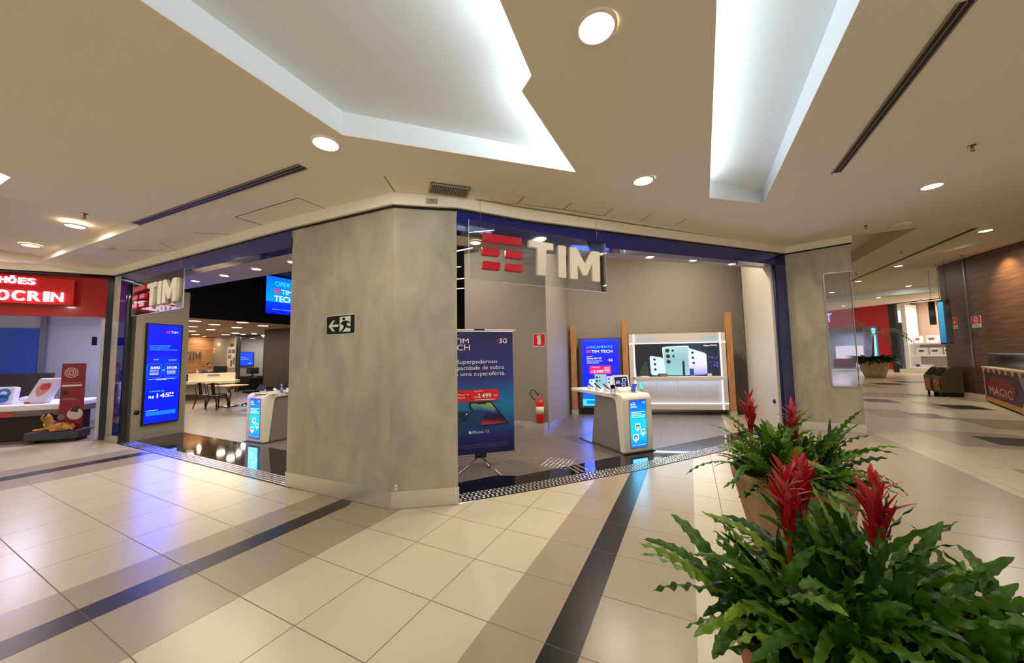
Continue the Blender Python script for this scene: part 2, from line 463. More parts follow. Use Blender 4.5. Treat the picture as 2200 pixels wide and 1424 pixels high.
# ------------------------------------------------------------------ mall ceiling with its recesses
def cpoly(pix): return [tuple(CE(*p)[:2]) for p in pix]
T1 = cpoly([(735, 290), (1237, 370), (1121, 197), (1142, 163), (1040, -80)])
e = CE(300, 0); k = np.array(T1[0])-e[:2]; k /= np.linalg.norm(k)
T1 += [tuple(np.array(T1[-1])-k*1.6+np.array([0, -.2])), tuple(e[:2]-k*2.0)]
T2 = cpoly([(1524, 425), (1640, 438), (1848, 0)])
k = np.array(T2[2])-np.array(T2[1]); k /= np.linalg.norm(k)
g_ = CE(1540, 0)[:2]; k2 = g_-np.array(T2[0]); k2 /= np.linalg.norm(k2)
T2 += [tuple(np.array(T2[2])+k*2.2), tuple(g_+k2*2.2)]
T3 = cpoly([(-60, 405), (130, 452), (300, 487), (88, 562), (-60, 540)])
T4 = cpoly([(-70, 345), (24, 381), (-50, 430)])
T5 = cpoly([(1790, 512), (1972, 489), (1800, 580)])
def inside(p, poly):
    c = False; n = len(poly)
    for i in range(n):
        a, b = poly[i], poly[(i+1) % n]
        if (a[1] > p[1]) != (b[1] > p[1]) and p[0] < (b[0]-a[0])*(p[1]-a[1])/(b[1]-a[1])+a[0]: c = not c
    return c
outer = [(-20, -6), (36, -6), (36, 38), (16, 38), (6.1, 7.45), tuple(R0), tuple(D), tuple(C_), tuple(A), (-8.6, 7.6), (-20, 2.7)]
verts = []; edges = []
for poly_ in (outer, T1, T2, T3, T4, T5):
    n0 = len(verts); verts += [Vector(p) for p in poly_]; edges += [(n0+i, n0+(i+1) % len(poly_)) for i in range(len(poly_))]
for i in range(-19, 36, 1):
    for j in range(-5, 38, 3):
        if inside((i, j), outer): verts.append(Vector((i+.013, j+.017)))
vo, eo, fo, _, _, _ = delaunay_2d_cdt(verts, edges, [], 0, 1e-5)
m = MB(); keep = []
for f in fo:
    c = sum((vo[i] for i in f), Vector((0, 0)))/3
    if inside(c, outer) and not any(inside(c, t) for t in (T1, T2, T3, T4, T5)): keep.append(list(reversed(f)))
m.add([(v.x, v.y, ZC(v.x, v.y)) for v in vo], keep, PLASTER, smooth=True)
def seam(pix, wd=.006, mm=SEAM, dz=0.0):
    for a, b in zip(pix[:-1], pix[1:]):
        P, Q = CE(*a, dz), CE(*b, dz); d = (Q-P)[:2]; d /= np.linalg.norm(d); n = np.array([-d[1], d[0]])*wd
        m.poly([(*(P[:2]+n), P[2]-.002), (*(Q[:2]+n), Q[2]-.002), (*(Q[:2]-n), Q[2]-.002), (*(P[:2]-n), P[2]-.002)], mm)
for s_ in ([(825, 378), (849, 413)], [(640, 425), (702, 449)], [(505, 466), (572, 486), (630, 470)], [(1128, 421), (1110, 438)], [(1228, 435), (1210, 450)], [(1317, 447), (1297, 464)],
           [(1400, 460), (1377, 474)], [(1475, 470), (1452, 484)], [(1013, 428), (1110, 438), (1210, 450), (1297, 464)], [(418, 500), (512, 504)], [(340, 520), (385, 540)], [(275, 537), (385, 539)], [(180, 566), (245, 574)],
           [(640, 425), (505, 466)], [(1837, 506), (1930, 497)]):
    seam(s_)
BL = mat('black_line', (20, 18, 16), .9)
seam([(505, 466), (572, 486), (630, 470)], .006, BL)
struct(m.build('ceiling'), 'beige plaster mall ceiling with recesses cut into it', 'ceiling')
def recess(name, poly_, h, mm, outset=(), label=''):
    """cavity above a cut-out; edges listed in outset are pushed outwards to hide a lamp strip"""
    n = len(poly_); P = [np.array(p) for p in poly_]
    ar = sum(P[i][0]*P[(i+1) % n][1]-P[(i+1) % n][0]*P[i][1] for i in range(n)); sg = 1 if ar > 0 else -1
    lines = []
    for i in range(n):
        a, b = P[i], P[(i+1) % n]; d = (b-a)/np.linalg.norm(b-a); nn = np.array([d[1], -d[0]])*sg
        o = dict(outset).get(i, 0.0); lines.append((a+nn*o, d))
    Q = []
    for i in range(n):
        (a, d), (b, e_) = lines[i-1], lines[i]
        M_ = np.array([[d[0], -e_[0]], [d[1], -e_[1]]])
        if abs(np.linalg.det(M_)) < 1e-3: Q.append(b); continue
        s = np.linalg.solve(M_, b-a); Q.append(a+d*s[0])
    m = MB()
    zt = max(ZC(*p) for p in P)+h
    for i in range(n):
        j = (i+1) % n
        m.poly([(*Q[i], ZC(*Q[i])+.012), (*Q[j], ZC(*Q[j])+.012), (*Q[j], zt), (*Q[i], zt)], mm)
        m.poly([(*P[i], ZC(*P[i])), (*P[j], ZC(*P[j])), (*P[j], ZC(*P[j])+.012), (*P[i], ZC(*P[i])+.012)], PLASTER)
        if dict(outset).get(i) or dict(outset).get(i-1) or dict(outset).get(i-1+n) or dict(outset).get((i+1) % n):
            m.poly([(*P[i], ZC(*P[i])+.012), (*P[j], ZC(*P[j])+.012), (*Q[j], ZC(*Q[j])+.012), (*Q[i], ZC(*Q[i])+.012)], mm)
    tri, _, ft, _, _, _ = delaunay_2d_cdt([Vector(q) for q in Q], [(i, (i+1) % n) for i in range(n)], [], 1, 1e-5)
    m.add([(v.x, v.y, zt) for v in tri], [list(f) for f in ft], mm)
    o = struct(m.build(name), label, 'ceiling recess')
    return Q, zt
COOL = (.82, .93, 1.0)
def cove(a, b, inward, z, power, name):
    a = Vector((*a, ZC(*a)+.045)); b = Vector((*b, ZC(*b)+.045)); L = (b-a).length; c = (a+b)/2
    o = area_light(name, c, L*.96, power, COOL, 'RECTANGLE', .05)
    xa = (b-a).normalized(); d = Vector((inward[0]*.7, inward[1]*.7, 1)); d = (d-xa*d.dot(xa)).normalized()
    zz = -d; zz = d*-1; Zl = -d
    yy = Zl.cross(xa).normalized()
    M = Matrix((xa, yy, Zl)).transposed().to_4x4(); M.translation = c
    o.matrix_world = M
recess('ceiling_recess', T1, .17, COVEW, ((1, .18), (3, .18), (4, .18)), 'large angular white ceiling recess with hidden cool light')
recess('ceiling_recess', T2, .18, COVEW, ((4, .16),), 'narrow white ceiling recess with hidden cool light, right of the big lamp')
recess('ceiling_recess', T3, .10, PLASTER, (), 'shallow recess of perforated ceiling tiles above the red shop sign')
recess('ceiling_recess', T4, .2, COVEW, (), 'corner of a white ceiling recess at the left edge')
recess('ceiling_recess', T5, .2, PLASTER, (), 'small triangular ceiling recess behind the right concrete wall')
def edge_in(poly_, i, sg):
    a, b = np.array(poly_[i]), np.array(poly_[(i+1) % len(poly_)]); d = (b-a)/np.linalg.norm(b-a); return a, b, np.array([-d[1], d[0]])*sg
def area_sign(P): return 1 if sum(P[i][0]*P[(i+1) % len(P)][1]-P[(i+1) % len(P)][0]*P[i][1] for i in range(len(P))) > 0 else -1
for poly_, idx, pw in ((T1, (1, 3, 4), .75), (T2, (4,), .36)):
    sg = area_sign(poly_)
    for i in idx:
        a, b, inn = edge_in(poly_, i, sg)
        c = (a+b)/2
        cove(a-inn*.10, b-inn*.10, inn, ZC(*c)+.04, pw*COVE_W*np.linalg.norm(b-a)/2, 'cove_strip_light')
a, b, inn = edge_in(T4, 0, area_sign(T4)); area_light('cove_strip_light', (*(sum(np.array(p) for p in T4)/3), ZC(*T4[0])+.05), .3, 6, COOL, rot=(PI, 0, 0))

# ceiling furniture -----------------------------------------------------------
def lamp_thing(P, r, label, group=None, power=LAMP_W, mm=None, nrm=None, col=WARM):
    t = thing('ceiling_light', label, 'ceiling light', T(*P), group)
    m = MB(); m.lathe([(r+.018, .004), (r+.018, -.011), (r, -.014), (r, -.008)], PLASTER, n=36); m.build('trim_ring', t)
    m = MB(); m.disc(0, 0, -.0115, r, mm or LAMPM, n=36); m.v = [(x, -y, z) for x, y, z in m.v]; m.build('diffuser', t)
    if power: area_light('lamp_and_fill_light', (0, 0, -.018), r*1.8, power, col, parent=t)
    return t
for px, py, lab in ((1281, 58, 'largest round ceiling light, between the two long white recesses'), (700, 307, 'round ceiling light left of the big angular recess'), (1382, 387, 'round ceiling light above the shop entrance, right of the recess tip'),
                    (2002, 399, 'round ceiling light below the long slot diffuser on the right'),
                    (2117, 495, 'round ceiling light beside the end of the far slot diffuser'), (1930, 571, 'round ceiling light right of the far triangular recess'), (1844, 604, 'round ceiling light just past the right concrete wall'),
                    (1952, 614, 'round ceiling light near the wood panelled wall edge'), (1887, 639, 'round ceiling light just in front of the far red storefront'), (1787, 628, 'upper ceiling light seen through the glass panel'), (1812, 657, 'lower ceiling light seen through the glass panel')):
    lamp_thing(CE(px, py), .1, lab)
for px, py, lab in ((162, 482, 'round light in the tiled recess, the one farther from the red sign'), (66, 524, 'round light in the tiled recess, the one close to the red sign')):
    P = CE(px, py, .12); lamp_thing((P[0], P[1], ZC(*P[:2])+.1+.0), .1, lab)
# fill lights added without fittings overhead, behind the camera and along the passage
for x, y in ((-4.2, .6), (-1.2, -1.6), (2.6, -1.2), (5.6, .8), (8.4, 2.6), (-7.2, 2.0), (-4.0, -3.5), (6.0, -3), (11, 0), (-10, -1), (10.5, 6.5), (13, 15), (17, 17.5), (18, 22), (22, 20), (23, 26)):
    area_light('lamp_and_fill_light', (x, y, ZC(x, y)-.012), .2, LAMP_W)
def slot(a, b, wd, label):
    P, Q = CE(*a), CE(*b); d = (Q-P)[:2]; L = np.linalg.norm(d); d /= L; sl = (Q[2]-P[2])/L
    M = base(P, d, P[2]) @ RY(-math.atan(sl))
    t = thing('slot_diffuser', label, 'air vent', M)
    m = MB(); m.box(0, L, -wd, wd, -.006, .0, mat('vent_dark', (38, 32, 28), .6)); m.build('slot_body', t)
    m = MB()
    for y in (-wd, -.006, wd-.012): m.box(-.01, L+.01, y, y+.012, -.012, -.004, mat('vent_alu', (138, 124, 104), .5)) if y != -.006 else m.box(0, L, -.003, .003, -.012, -.004, mat('vent_alu', (138, 124, 104), .5))
    m.build('frame', t)
slot((292, 480), (650, 357), .045, 'long dark linear slot diffuser above the left shop opening')
slot((1797, 370), (2078, 0), .045, 'long dark linear slot diffuser right of the narrow recess')
slot((1826, 604), (2094, 490), .05, 'far slot diffuser beyond the right concrete wall')
P = np.array([CE(*p) for p in ((915, 410), (928, 393), (1013, 405), (1004, 420))]); c = P.mean(0); d = (P[2]-P[1])[:2]; L = np.linalg.norm(d); d /= L
t = thing('ceiling_grille', 'louvred metal return air grille above the concrete pillar', 'air vent', base(c, d, c[2]))
m = MB(); wv = .11
m.box(-L/2, L/2, -wv, wv, -.008, 0, mat('grille_back', (70, 62, 52), .7)); m.build('backing', t)
m = MB()
for k in range(22): x = -L/2+.02+k*(L-.04)/21; m.box(x-.004, x+.004, -wv+.012, wv-.012, -.016, -.006, mat('grille_slat', (150, 142, 126), .5))
m.build('louvre', t)
m = MB()
for y in (-wv, wv-.014): m.box(-L/2, L/2, y, y+.014, -.018, -.006, mat('grille_slat', (150, 142, 126), .5))
for x in (-L/2, L/2-.014): m.box(x, x+.014, -wv, wv, -.018, -.006, mat('grille_slat', (150, 142, 126), .5))
m.build('frame', t)
BRASS = mat('sprinkler_metal', (120, 92, 66), .4, .7)
for px, py, lab in ((2088, 312, 'fire sprinkler head on the ceiling right of the long slot diffuser'), (1860, 484, 'fire sprinkler head above the right concrete wall'), (1936, 541, 'fire sprinkler head between the triangular recess and far slot'),
                    (2066, 548, 'fire sprinkler head near the wood panelled wall'), (1839, 587, 'small fire sprinkler head beyond the glass panel'), (182, 459, 'fire sprinkler head beside the left recess light')):
    P = CE(px, py)
    if px < 300: P[2] += .0
    t = thing('fire_sprinkler', lab, 'sprinkler', T(*P))
    m = MB(); m.lathe([(.03, 0), (.032, -.006), (.012, -.01), (.009, -.035)], BRASS, n=14); m.build('body', t)
    m = MB(); m.tube([(-.012, 0, -.034), (-.018, 0, -.05), (-.004, 0, -.064)], .003, BRASS, n=6); m.tube([(.012, 0, -.034), (.018, 0, -.05), (.004, 0, -.064)], .003, BRASS, n=6); m.cyl((0, 0, -.062), (0, 0, -.066), .02, BRASS, n=12); m.build('deflector', t)
P = CE(228, 531); t = thing('smoke_detector', 'round white smoke detector on the ceiling left of the navy column', 'smoke detector', T(*P))
m = MB(); m.lathe([(.09, 0), (.09, -.015), (.075, -.03), (.03, -.034), (0, -.034)], WHITEM, n=30); m.build('housing', t)
m = MB(); m.disc(.05, 0, -.0335, .008, BLACK); m.build('indicator', t)
P = CE(1935, 483); m = MB(); m.lathe([(.16, 0), (.16, -.012), (.13, -.02), (0, -.02)], PLASTER, M=T(*P), n=30)
tag(m.build('ceiling_speaker'), 'flat round ceiling speaker near the triangular recess', 'speaker')
# ------------------------------------------------------------------ shop front shell
def offs(pts, o):
    """mitred offset of an open polyline; positive o = to the right-hand side of travel"""
    out = []
    pts = [np.array(p, float) for p in pts]
    for i, p in enumerate(pts):
        ds = []
        if i > 0: ds.append((p-pts[i-1])/np.linalg.norm(p-pts[i-1]))
        if i < len(pts)-1: ds.append((pts[i+1]-p)/np.linalg.norm(pts[i+1]-p))
        ns = [np.array([d[1], -d[0]]) for d in ds]
        n = sum(ns); n /= np.linalg.norm(n); k = o/max(.3, float(n@ns[0]))
        out.append(p+n*k)
    return out
OC = np.array([-8.66, 7.5]); OD = np.array([-.92, -.39])/math.hypot(.92, .39)
front = [OC+OD*9, (-8.45, 7.42), B, C_, D, R0, R1+(R1-R0)*.02]
fo_ = offs(front, .05)
def wallstrip(m, a, b, za, zb, mm, n=6, th=.0):
    """vertical strip; za / zb are functions or numbers"""
    fz = lambda q, z: z(*q) if callable(z) else z
    a = np.array(a, float); b = np.array(b, float)
    for i in range(n):
        p, q = a+(b-a)*i/n, a+(b-a)*(i+1)/n
        m.poly([(*p, fz(p, za)), (*q, fz(q, za)), (*q, fz(q, zb)), (*p, fz(p, zb))], mm)
m = MB()
for i in range(len(front)-1):
    a, b = fo_[i], fo_[i+1]; n = 8
    c0, c1 = np.array(front[i], float), np.array(front[i+1], float)
    wallstrip(m, a, b, lambda x, y: ZL(x, y)+.015, ZC, PLASTER, n)
    for k in range(n):
        p, q, r_, s_ = a+(b-a)*k/n, a+(b-a)*(k+1)/n, c0+(c1-c0)*(k+1)/n, c0+(c1-c0)*k/n
        m.poly([(*p, ZL(*p)+.015), (*s_, ZL(*s_)+.015), (*r_, ZL(*r_)+.015), (*q, ZL(*q)+.015)], PLASTER)
struct(m.build('trim_3'), 'cream fascia band between the ceiling and the shop fronts', 'fascia')
m = MB()
for i in range(len(front)-1):
    c0, c1 = fo_[i]*.0+np.array(offs(front, .012)[i]), np.array(offs(front, .012)[i+1])
    wallstrip(m, c0, c1, lambda x, y: ZL(x, y)-.012, lambda x, y: ZL(x, y)+.015, BL, 8)
struct(m.build('trim_4'), 'thin black shadow gap under the fascia band', 'shadow gap')

# main concrete pillar
pp = [B, C_, D, D+NR*.7, B+NL*.9]
m = MB(); m.prism([tuple(p) for p in pp], 0, [ZL(*p) for p in pp], CONC)
pil = struct(m.build('pillar'), 'large faceted concrete pillar between the two shop openings', 'pillar')
po = offs([B+NL*.2, B, C_, D, D+NR*.2], .008)
m = MB()
for i in range(4):
    wallstrip(m, po[i], po[i+1], 0.004, .185, STEEL, 1)
    a, b = po[i], po[i+1]; c, d = ([B+NL*.2, B, C_, D, D+NR*.2])[i+1], ([B+NL*.2, B, C_, D, D+NR*.2])[i]
    m.poly([(*a, .185), (*b, .185), (*c, .185), (*d, .185)], STEEL)
struct(m.build('baseboard_pillar'), 'brushed steel skirting around the concrete pillar', 'baseboard')

# navy lintels and side panels
def lint(name, a, b, h, label, depth=.16, o=.012):
    a = np.array(a); b = np.array(b); d = (b-a)/np.linalg.norm(b-a); nn = np.array([d[1], -d[0]]); m = MB(); n = 6
    a2, b2 = a+nn*o, b+nn*o; a3, b3 = a-nn*depth, b-nn*depth
    wallstrip(m, a2, b2, lambda x, y: ZL(x, y)-h, lambda x, y: ZL(x, y)-.012, NAVY, n)
    wallstrip(m, b3, a3, lambda x, y: ZL(x, y)-h, lambda x, y: ZL(x, y)-.012, NAVY, n)
    for k in range(n):
        f0, f1 = k/n, (k+1)/n; P = [a2+(b2-a2)*f0, a3+(b3-a3)*f0, a3+(b3-a3)*f1, a2+(b2-a2)*f1]
        m.poly([(*p, ZL(*p)-h) for p in P], NAVY)
    return struct(m.build(name), label, 'lintel')
lint('trim_5', A, B, .24, 'glossy navy lintel over the left shop opening')
lint('trim_6', D, R0, .24, 'glossy navy lintel over the right shop opening')
m = MB(); a = A+TL*.0; b = A+TL*.34
m.prism([tuple(a-NL*.012), tuple(b-NL*.012), tuple(b+NL*.04), tuple(a+NL*.04)], .15, [ZL(*a)-.012]*4, NAVY)
m.prism([tuple(b), tuple(b+TL*.02), tuple(b+TL*.02+NL*.03), tuple(b+NL*.03)], 0, ZL(*b)-.24, BLACK)
struct(m.build('trim_7'), 'glossy navy panel at the far left end of the phone shop front', 'panel')
m = MB(); a = R0-TR*.42; b = R0
m.prism([tuple(a-NR*.012), tuple(b-NR*.012), tuple(b+NR*.05), tuple(a+NR*.05)], .16, [ZL(*a)-.012, ZL(*b)-.012]*2, NAVY)
m.prism([tuple(a-TR*.015), tuple(a), tuple(a+NR*.03), tuple(a-TR*.015+NR*.03)], 0, ZL(*a)-.24, BLACK)
struct(m.build('trim_8'), 'glossy navy panel beside the right concrete wall', 'panel')
m = MB(); g0 = np.array([-8.48, 7.43])
m.prism([tuple(g0), tuple(A-NL*.004), tuple(A+NL*.25), tuple(g0+NL*.25)], 0, ZL(*A), CONC)
struct(m.build('wall_corner'), 'narrow concrete strip between the mattress shop and navy panel', 'wall')
m = MB(); wallstrip(m, g0-NL*.008, A+TL*.34-NL*.02, .004, .15, STEEL, 1)
wallstrip(m, R0-TR*.42-NR*.02, R0-NR*.02, .004, .16, STEEL, 1)
struct(m.build('baseboard_front'), 'brushed steel skirting under the navy panels', 'baseboard')

# right concrete wall with its notch and pane
d_ = (R1-R0); LW = float(np.linalg.norm(d_)); d_ /= LW
u0, zt_ = onplane(1768, 587, R0, d_); u1, zb_ = onplane(1784, 832, R0, d_); u0 = (u0+u1)/2
FR = frame(R0, d_)
m = MB()
zt0, zt1 = ZL(*R0), ZL(*R1)
for poly_ in ([(0, 0), (LW, 0), (LW, zb_), (0, zb_)], [(0, zb_), (u0, zb_), (u0, zt_), (0, zt_)], [(0, zt_), (LW, zt_), (LW, zt1), (0, zt0)]):
    m.prism(poly_, -.22, 0, CONC, FR)
struct(m.build('wall_right'), 'concrete end wall with a glazed notch right of the navy panel', 'wall')
m = MB(); m.box(-.0, LW+.01, .004, .17, -.01, .008, STEEL, FR); struct(m.build('baseboard_right'), 'brushed steel skirting under the right concrete wall', 'baseboard')
t = thing('glass_panel', 'framed glass pane set in the notch of the right concrete wall', 'glass pane', FR)
TINT = glassmat('tinted_glass', (244, 246, 255), .09)
m = MB(); m.box(u0+.02, LW-.012, zb_+.02, zt_-.02, -.12, -.108, TINT); m.build('pane', t)
m = MB()
fr_ = mat('satin_steel_frame', (150, 144, 132), .35, .8)
m.box(u0, u0+.025, zb_, zt_, -.15, .012, fr_); m.box(u0, LW, zb_, zb_+.025, -.15, .012, fr_); m.box(u0, LW, zt_-.025, zt_, -.15, .012, fr_); m.box(LW-.012, LW, zb_, zt_, -.13, -.1, fr_)
m.build('frame', t)

# ------------------------------------------------------------------ shop interior shell
HI = 4.7
def soffit(name, P, Tt, N, u0, u1, v0, v1a, v1b, h, label):
    m = MB(); n = 6
    for k in range(n):
        f0, f1 = k/n, (k+1)/n
        a = P+Tt*(u0+(u1-u0)*f0); b = P+Tt*(u0+(u1-u0)*f1); va = v1a+(v1b-v1a)*f0; vb = v1a+(v1b-v1a)*f1
        q = [a+N*v0, a+N*va, b+N*vb, b+N*v0]; z = [ZL(*a)-h, ZL(*a)-h, ZL(*b)-h, ZL(*b)-h]
        m.poly([(*q[i], z[i]) for i in range(4)], SOFFIT)
        m.poly([(*(a+N*va), ZL(*a)-h), (*(a+N*va), HI), (*(b+N*vb), HI), (*(b+N*vb), ZL(*b)-h)], SOFFIT)
    return struct(m.build(name), label, 'soffit')
SI_L = [F(411, 620, ZL(-6.6)-.22), F(632, 584, ZL(-3.7)-.22)]
SI_R = [F(981, 528, ZL(-.7)-.22), F(1594, 573, ZL(4.9)-.22)]
vv = lambda P, O, N: float((P-O)@N)
soffit('ceiling_soffit', A, TL, NL, -.3, 6.8, .15, vv(SI_L[0], A, NL), vv(SI_L[1], A, NL), .22, 'grey soffit with downlights just inside the left opening')
soffit('ceiling_soffit', D, TR, NR, 0.02, 7.4, .15, vv(SI_R[0], D, NR), vv(SI_R[1], D, NR), .22, 'grey soffit with downlights just inside the right opening')
def shop_lamp(px, py, dz, label, r=.065, power=16):
    z = 3.1
    for i in range(30):
        P = F(px, py, z); z = ZL(*P)-.22
    return lamp_thing((P[0], P[1], z), r, label, None, power, LAMPS, col=(1, .84, .62))
for px, py, lab in ((420, 603, 'soffit downlight nearest the left hanging logo'), (482, 591, 'second soffit downlight from the left hanging logo'), (551, 577, 'third soffit downlight, above the tall blue screen on the dark bulkhead'), (629, 562, 'soffit downlight cut by the left edge of the concrete pillar'),
                    (1021, 520, 'soffit downlight behind the red bars of the right hanging logo'), (1293, 543, 'soffit downlight at the right end of the hanging logo panel'), (1396, 551, 'first soffit downlight right of the hanging logo panel'), (1490, 558, 'second soffit downlight right of the hanging logo panel'), (1573, 566, 'soffit downlight closest to the navy panel')):
    shop_lamp(px, py, 0, lab)
WA0, WA1 = np.array([-1.9, 9.0]), F(1179, 920)
WB1 = F(1179, 920)+np.array([.73, 1.79])/math.hypot(.73, 1.79)*2.2
def wallbox(name, a, b, z0, z1, mm, label, th=.12, n=None, kind='wall'):
    a = np.array(a, float); b = np.array(b, float); d = (b-a)/np.linalg.norm(b-a); nb = np.array([-d[1], d[0]])*th   # thickness to the left of travel (away from viewer when a is left)
    m = MB(); m.prism([tuple(a), tuple(b), tuple(b+nb), tuple(a+nb)], z0, z1, mm)
    return struct(m.build(name), label, kind)
da = (WA1-F(1104, 913)); da /= np.linalg.norm(da)
WA0 = np.array([*F(999, 905)])
q = onplane(999, 760, WA1, E2); WA0 = WA1+E2*q[0]
wallbox('wall_extinguisher', WA0, WA1, 0, HI, GREYW, 'grey wall with the fire extinguisher')
wid = np.array([.73, 1.79])/math.hypot(.73, 1.79)
wallbox('wall_inner', WA1, WA1+wid*2.25, 0, HI, GREYW, 'grey side wall receding behind the wooden posts', .015)
WC0 = WA1+wid*2.2; WC1 = np.array([7.6, 9.75])
wallbox('wall_back', WC0, WC1, 0, 5.2, GREYW, 'grey back wall behind the lit product display')
RR1 = F(1612, 893)
WHW = mat('pale_grey_panel', (188, 180, 164), .6)
wallbox('wall_return', RR1, R0-TR*.42+NR*.1, 0, 4.6, WHW, 'pale panel returning inwards at the right end of the shop', .1)
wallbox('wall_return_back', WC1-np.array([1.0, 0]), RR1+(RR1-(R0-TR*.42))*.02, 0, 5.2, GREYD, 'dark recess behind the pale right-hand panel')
m = MB(); P0 = WA1
for a, b in ((WA0, WA1), (WA1, WB1)):
    d = (b-a)/np.linalg.norm(b-a); nn = np.array([d[1], -d[0]])
    wallstrip(m, a+nn*.012, b+nn*.012, .003, .12, STEEL, 1)
wallstrip(m, WC0+np.array([0, -.012]), WC1+np.array([0, -.012]), .003, .12, STEEL, 1)
struct(m.build('baseboard_shop'), 'pale metal skirting along the shop walls', 'baseboard')
m = MB(); P = WA1-E2*.5
m.prism([tuple(P+E1*0), tuple(P-E1*.26), tuple(WA1-E1*.26), tuple(WA1)], 0.001, .13, STEEL)
struct(m.build('trim_9'), 'low metal plinth at the wall corner under the extinguisher', 'plinth')
# void ceiling over the halls
m = MB(); m.poly([(-9, 4, HI), (9, 4, HI), (12, 16, HI), (-2, 26, HI), (-22, 22, HI), (-16, 8, HI)][::-1], mat('void_paint', (78, 74, 72), .9)); 
struct(m.build('ceiling_shop'), 'dark upper ceiling inside the phone shop', 'ceiling')
# side wall of the shop towards the mall, and the wall behind everything
wallbox('wall_side', (6.15, 7.5), (14.5, 24), 0, 5.0, GREYW, 'grey outer side wall of the phone shop facing the mall passage', .1)
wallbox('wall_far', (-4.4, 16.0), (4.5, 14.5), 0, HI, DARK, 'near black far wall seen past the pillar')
# dark ceiling slot with linear lights, just right of the pillar
LINW = screen('linear_light', (255, 250, 240), 5)
for k, (x0, y0, x1, y1) in enumerate(((974, 541, 1016, 532), (974, 574, 991, 573), (974, 600.5, 997, 598), (974, 621, 997, 619))):
    z = 4.3; P, Q = F(x0, y0, z), F(x1, y1, z); d = (Q-P); L = np.linalg.norm(d); d /= L
    t = thing('linear_light', ('top', 'second', 'third', 'lowest')[k]+' of the four thin linear lights seen past the right edge of the pillar', 'linear light', base(P, d, z))
    m = MB(); m.box(0, L, -.03, .03, .005, .05, BLACK); m.build('housing', t)
    m = MB(); m.box(.01, L-.01, -.02, .02, -.002, .006, LINW); m.build('diffuser', t)
wallbox('wall_dark', F(976, 890), WA0+E2*.02, 0, HI, DARK, 'near black wall strip between pillar and banner', .05) if False else None

# left hall: screen wall, bulkhead, low ceiling and back walls
SW0, SW1 = np.array([-7.81, 7.28]), np.array([-7.56, 8.2])
sd = (SW1-SW0)/np.linalg.norm(SW1-SW0)
zs_ = lambda x, y=0: ZL(x, y)-.22
m = MB(); nb = np.array([-sd[1], sd[0]])*.14
m.prism([tuple(SW0), tuple(SW1), tuple(SW1+nb), tuple(SW0+nb)], 0, 3.22, mat('warm_grey_panel', (146, 136, 120), .6))
struct(m.build('wall_left'), 'grey panel wall carrying the tall blue screen', 'wall')
m = MB(); nn = -nb/.14*.01; wallstrip(m, SW0+nn, SW1+nn, .003, .15, STEEL, 1); struct(m.build('baseboard_left'), 'steel skirting under the tall blue screen', 'baseboard')
LZ = 2.95
bk1, bk2 = F(410, 681, LZ), F(629, 697, LZ); bd = (bk2-bk1)/np.linalg.norm(bk2-bk1)
b0, b1 = bk1-bd*2.2, bk2+bd*3.4
wallbox('wall_bulkhead', b0, b1, LZ, HI, DARK, 'black bulkhead above the low ceiling of the left hall', .2)
m = MB(); m.poly([(*b0, LZ), (*b1, LZ), (-4.2, 22, LZ), (-20, 24, LZ), (-24, 14, LZ), (-12, 7, LZ)], mat('low_ceiling', (206, 180, 160), .8)); struct(m.build('ceiling_low'), 'low pinkish white ceiling with many round lights', 'ceiling')
dk1, dk2 = F(569, 708, LZ), F(628, 704, LZ)
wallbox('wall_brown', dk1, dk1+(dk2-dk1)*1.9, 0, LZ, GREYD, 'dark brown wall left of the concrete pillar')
ww1, ww2, gw = F(405, 722, LZ), F(458, 724, LZ), F(510.5, 720, LZ)
WOODW = mat('oak_wall', (178, 128, 82), .5); noisy(WOODW, (.6, .6, 5), 2.2, 4, [(.3, (160, 110, 68)), (.7, (194, 146, 98))])
wallbox('wall_wood', ww1-(ww2-ww1)*2.5, ww2, 0, LZ, WOODW, 'warm wood panelled wall behind the reception desk')
wallbox('wall_grey', ww2, gw, 0, LZ, GREYW, 'grey wall with notices beside the wood wall')
rr = F(569, 720, LZ)
pd_ = (rr-gw)/np.linalg.norm(rr-gw); inw = gw/np.linalg.norm(gw)
bb0, bb1 = gw+inw*2.4-pd_*.3, rr+inw*2.4+pd_*1.2
wallbox('wall_room', bb0, bb1, 0, LZ, GREYW, 'grey wall of the meeting room with the small blue screen')
wallbox('wall_room_side', gw-pd_*.02, bb0, 0, LZ, GREYW, 'side wall of the meeting room', .05)
K = mat('partition_black', (18, 16, 17), .4)
t = thing('glass_partition', 'black framed glass partition in front of the meeting room', 'partition', frame(gw, (rr-gw)/np.linalg.norm(rr-gw)))
LP = float(np.linalg.norm(rr-gw))
m = MB()
for x in (0, LP*.1, LP): m.box(x-.03, x+.03, 0, LZ, -.03, .03, K)
m.box(0, LP, LZ-.1, LZ, -.03, .03, K)
m.build('frame', t)
m = MB(); m.box(0.03, LP-.03, .05, LZ-.1, -.006, .006, GLASS); m.build('pane', t)
mc = (gw+rr)/2+inw*1.0; area_light('lamp_and_fill_light', (mc[0], mc[1], LZ-.03), .5, 60, (1, .95, .9))  # fill light added to brighten the meeting room, no fitting
lowl = [(210, 268, 12), (445, 310, 11), (190, 335, 9), (775, 285, 11.5), (705, 345, 10), (1015, 325, 10.5), (400, 370, 8), (170, 387, 8), (220, 427, 8), (575, 430, 8), (690, 411, 8), (320, 450, 4)]
names = ['nearest left', 'second from the left', 'left edge', 'nearest middle', 'middle', 'nearest right', 'small middle left', 'small left edge', 'rear left', 'rear middle', 'rear right of middle', 'tiny rear']
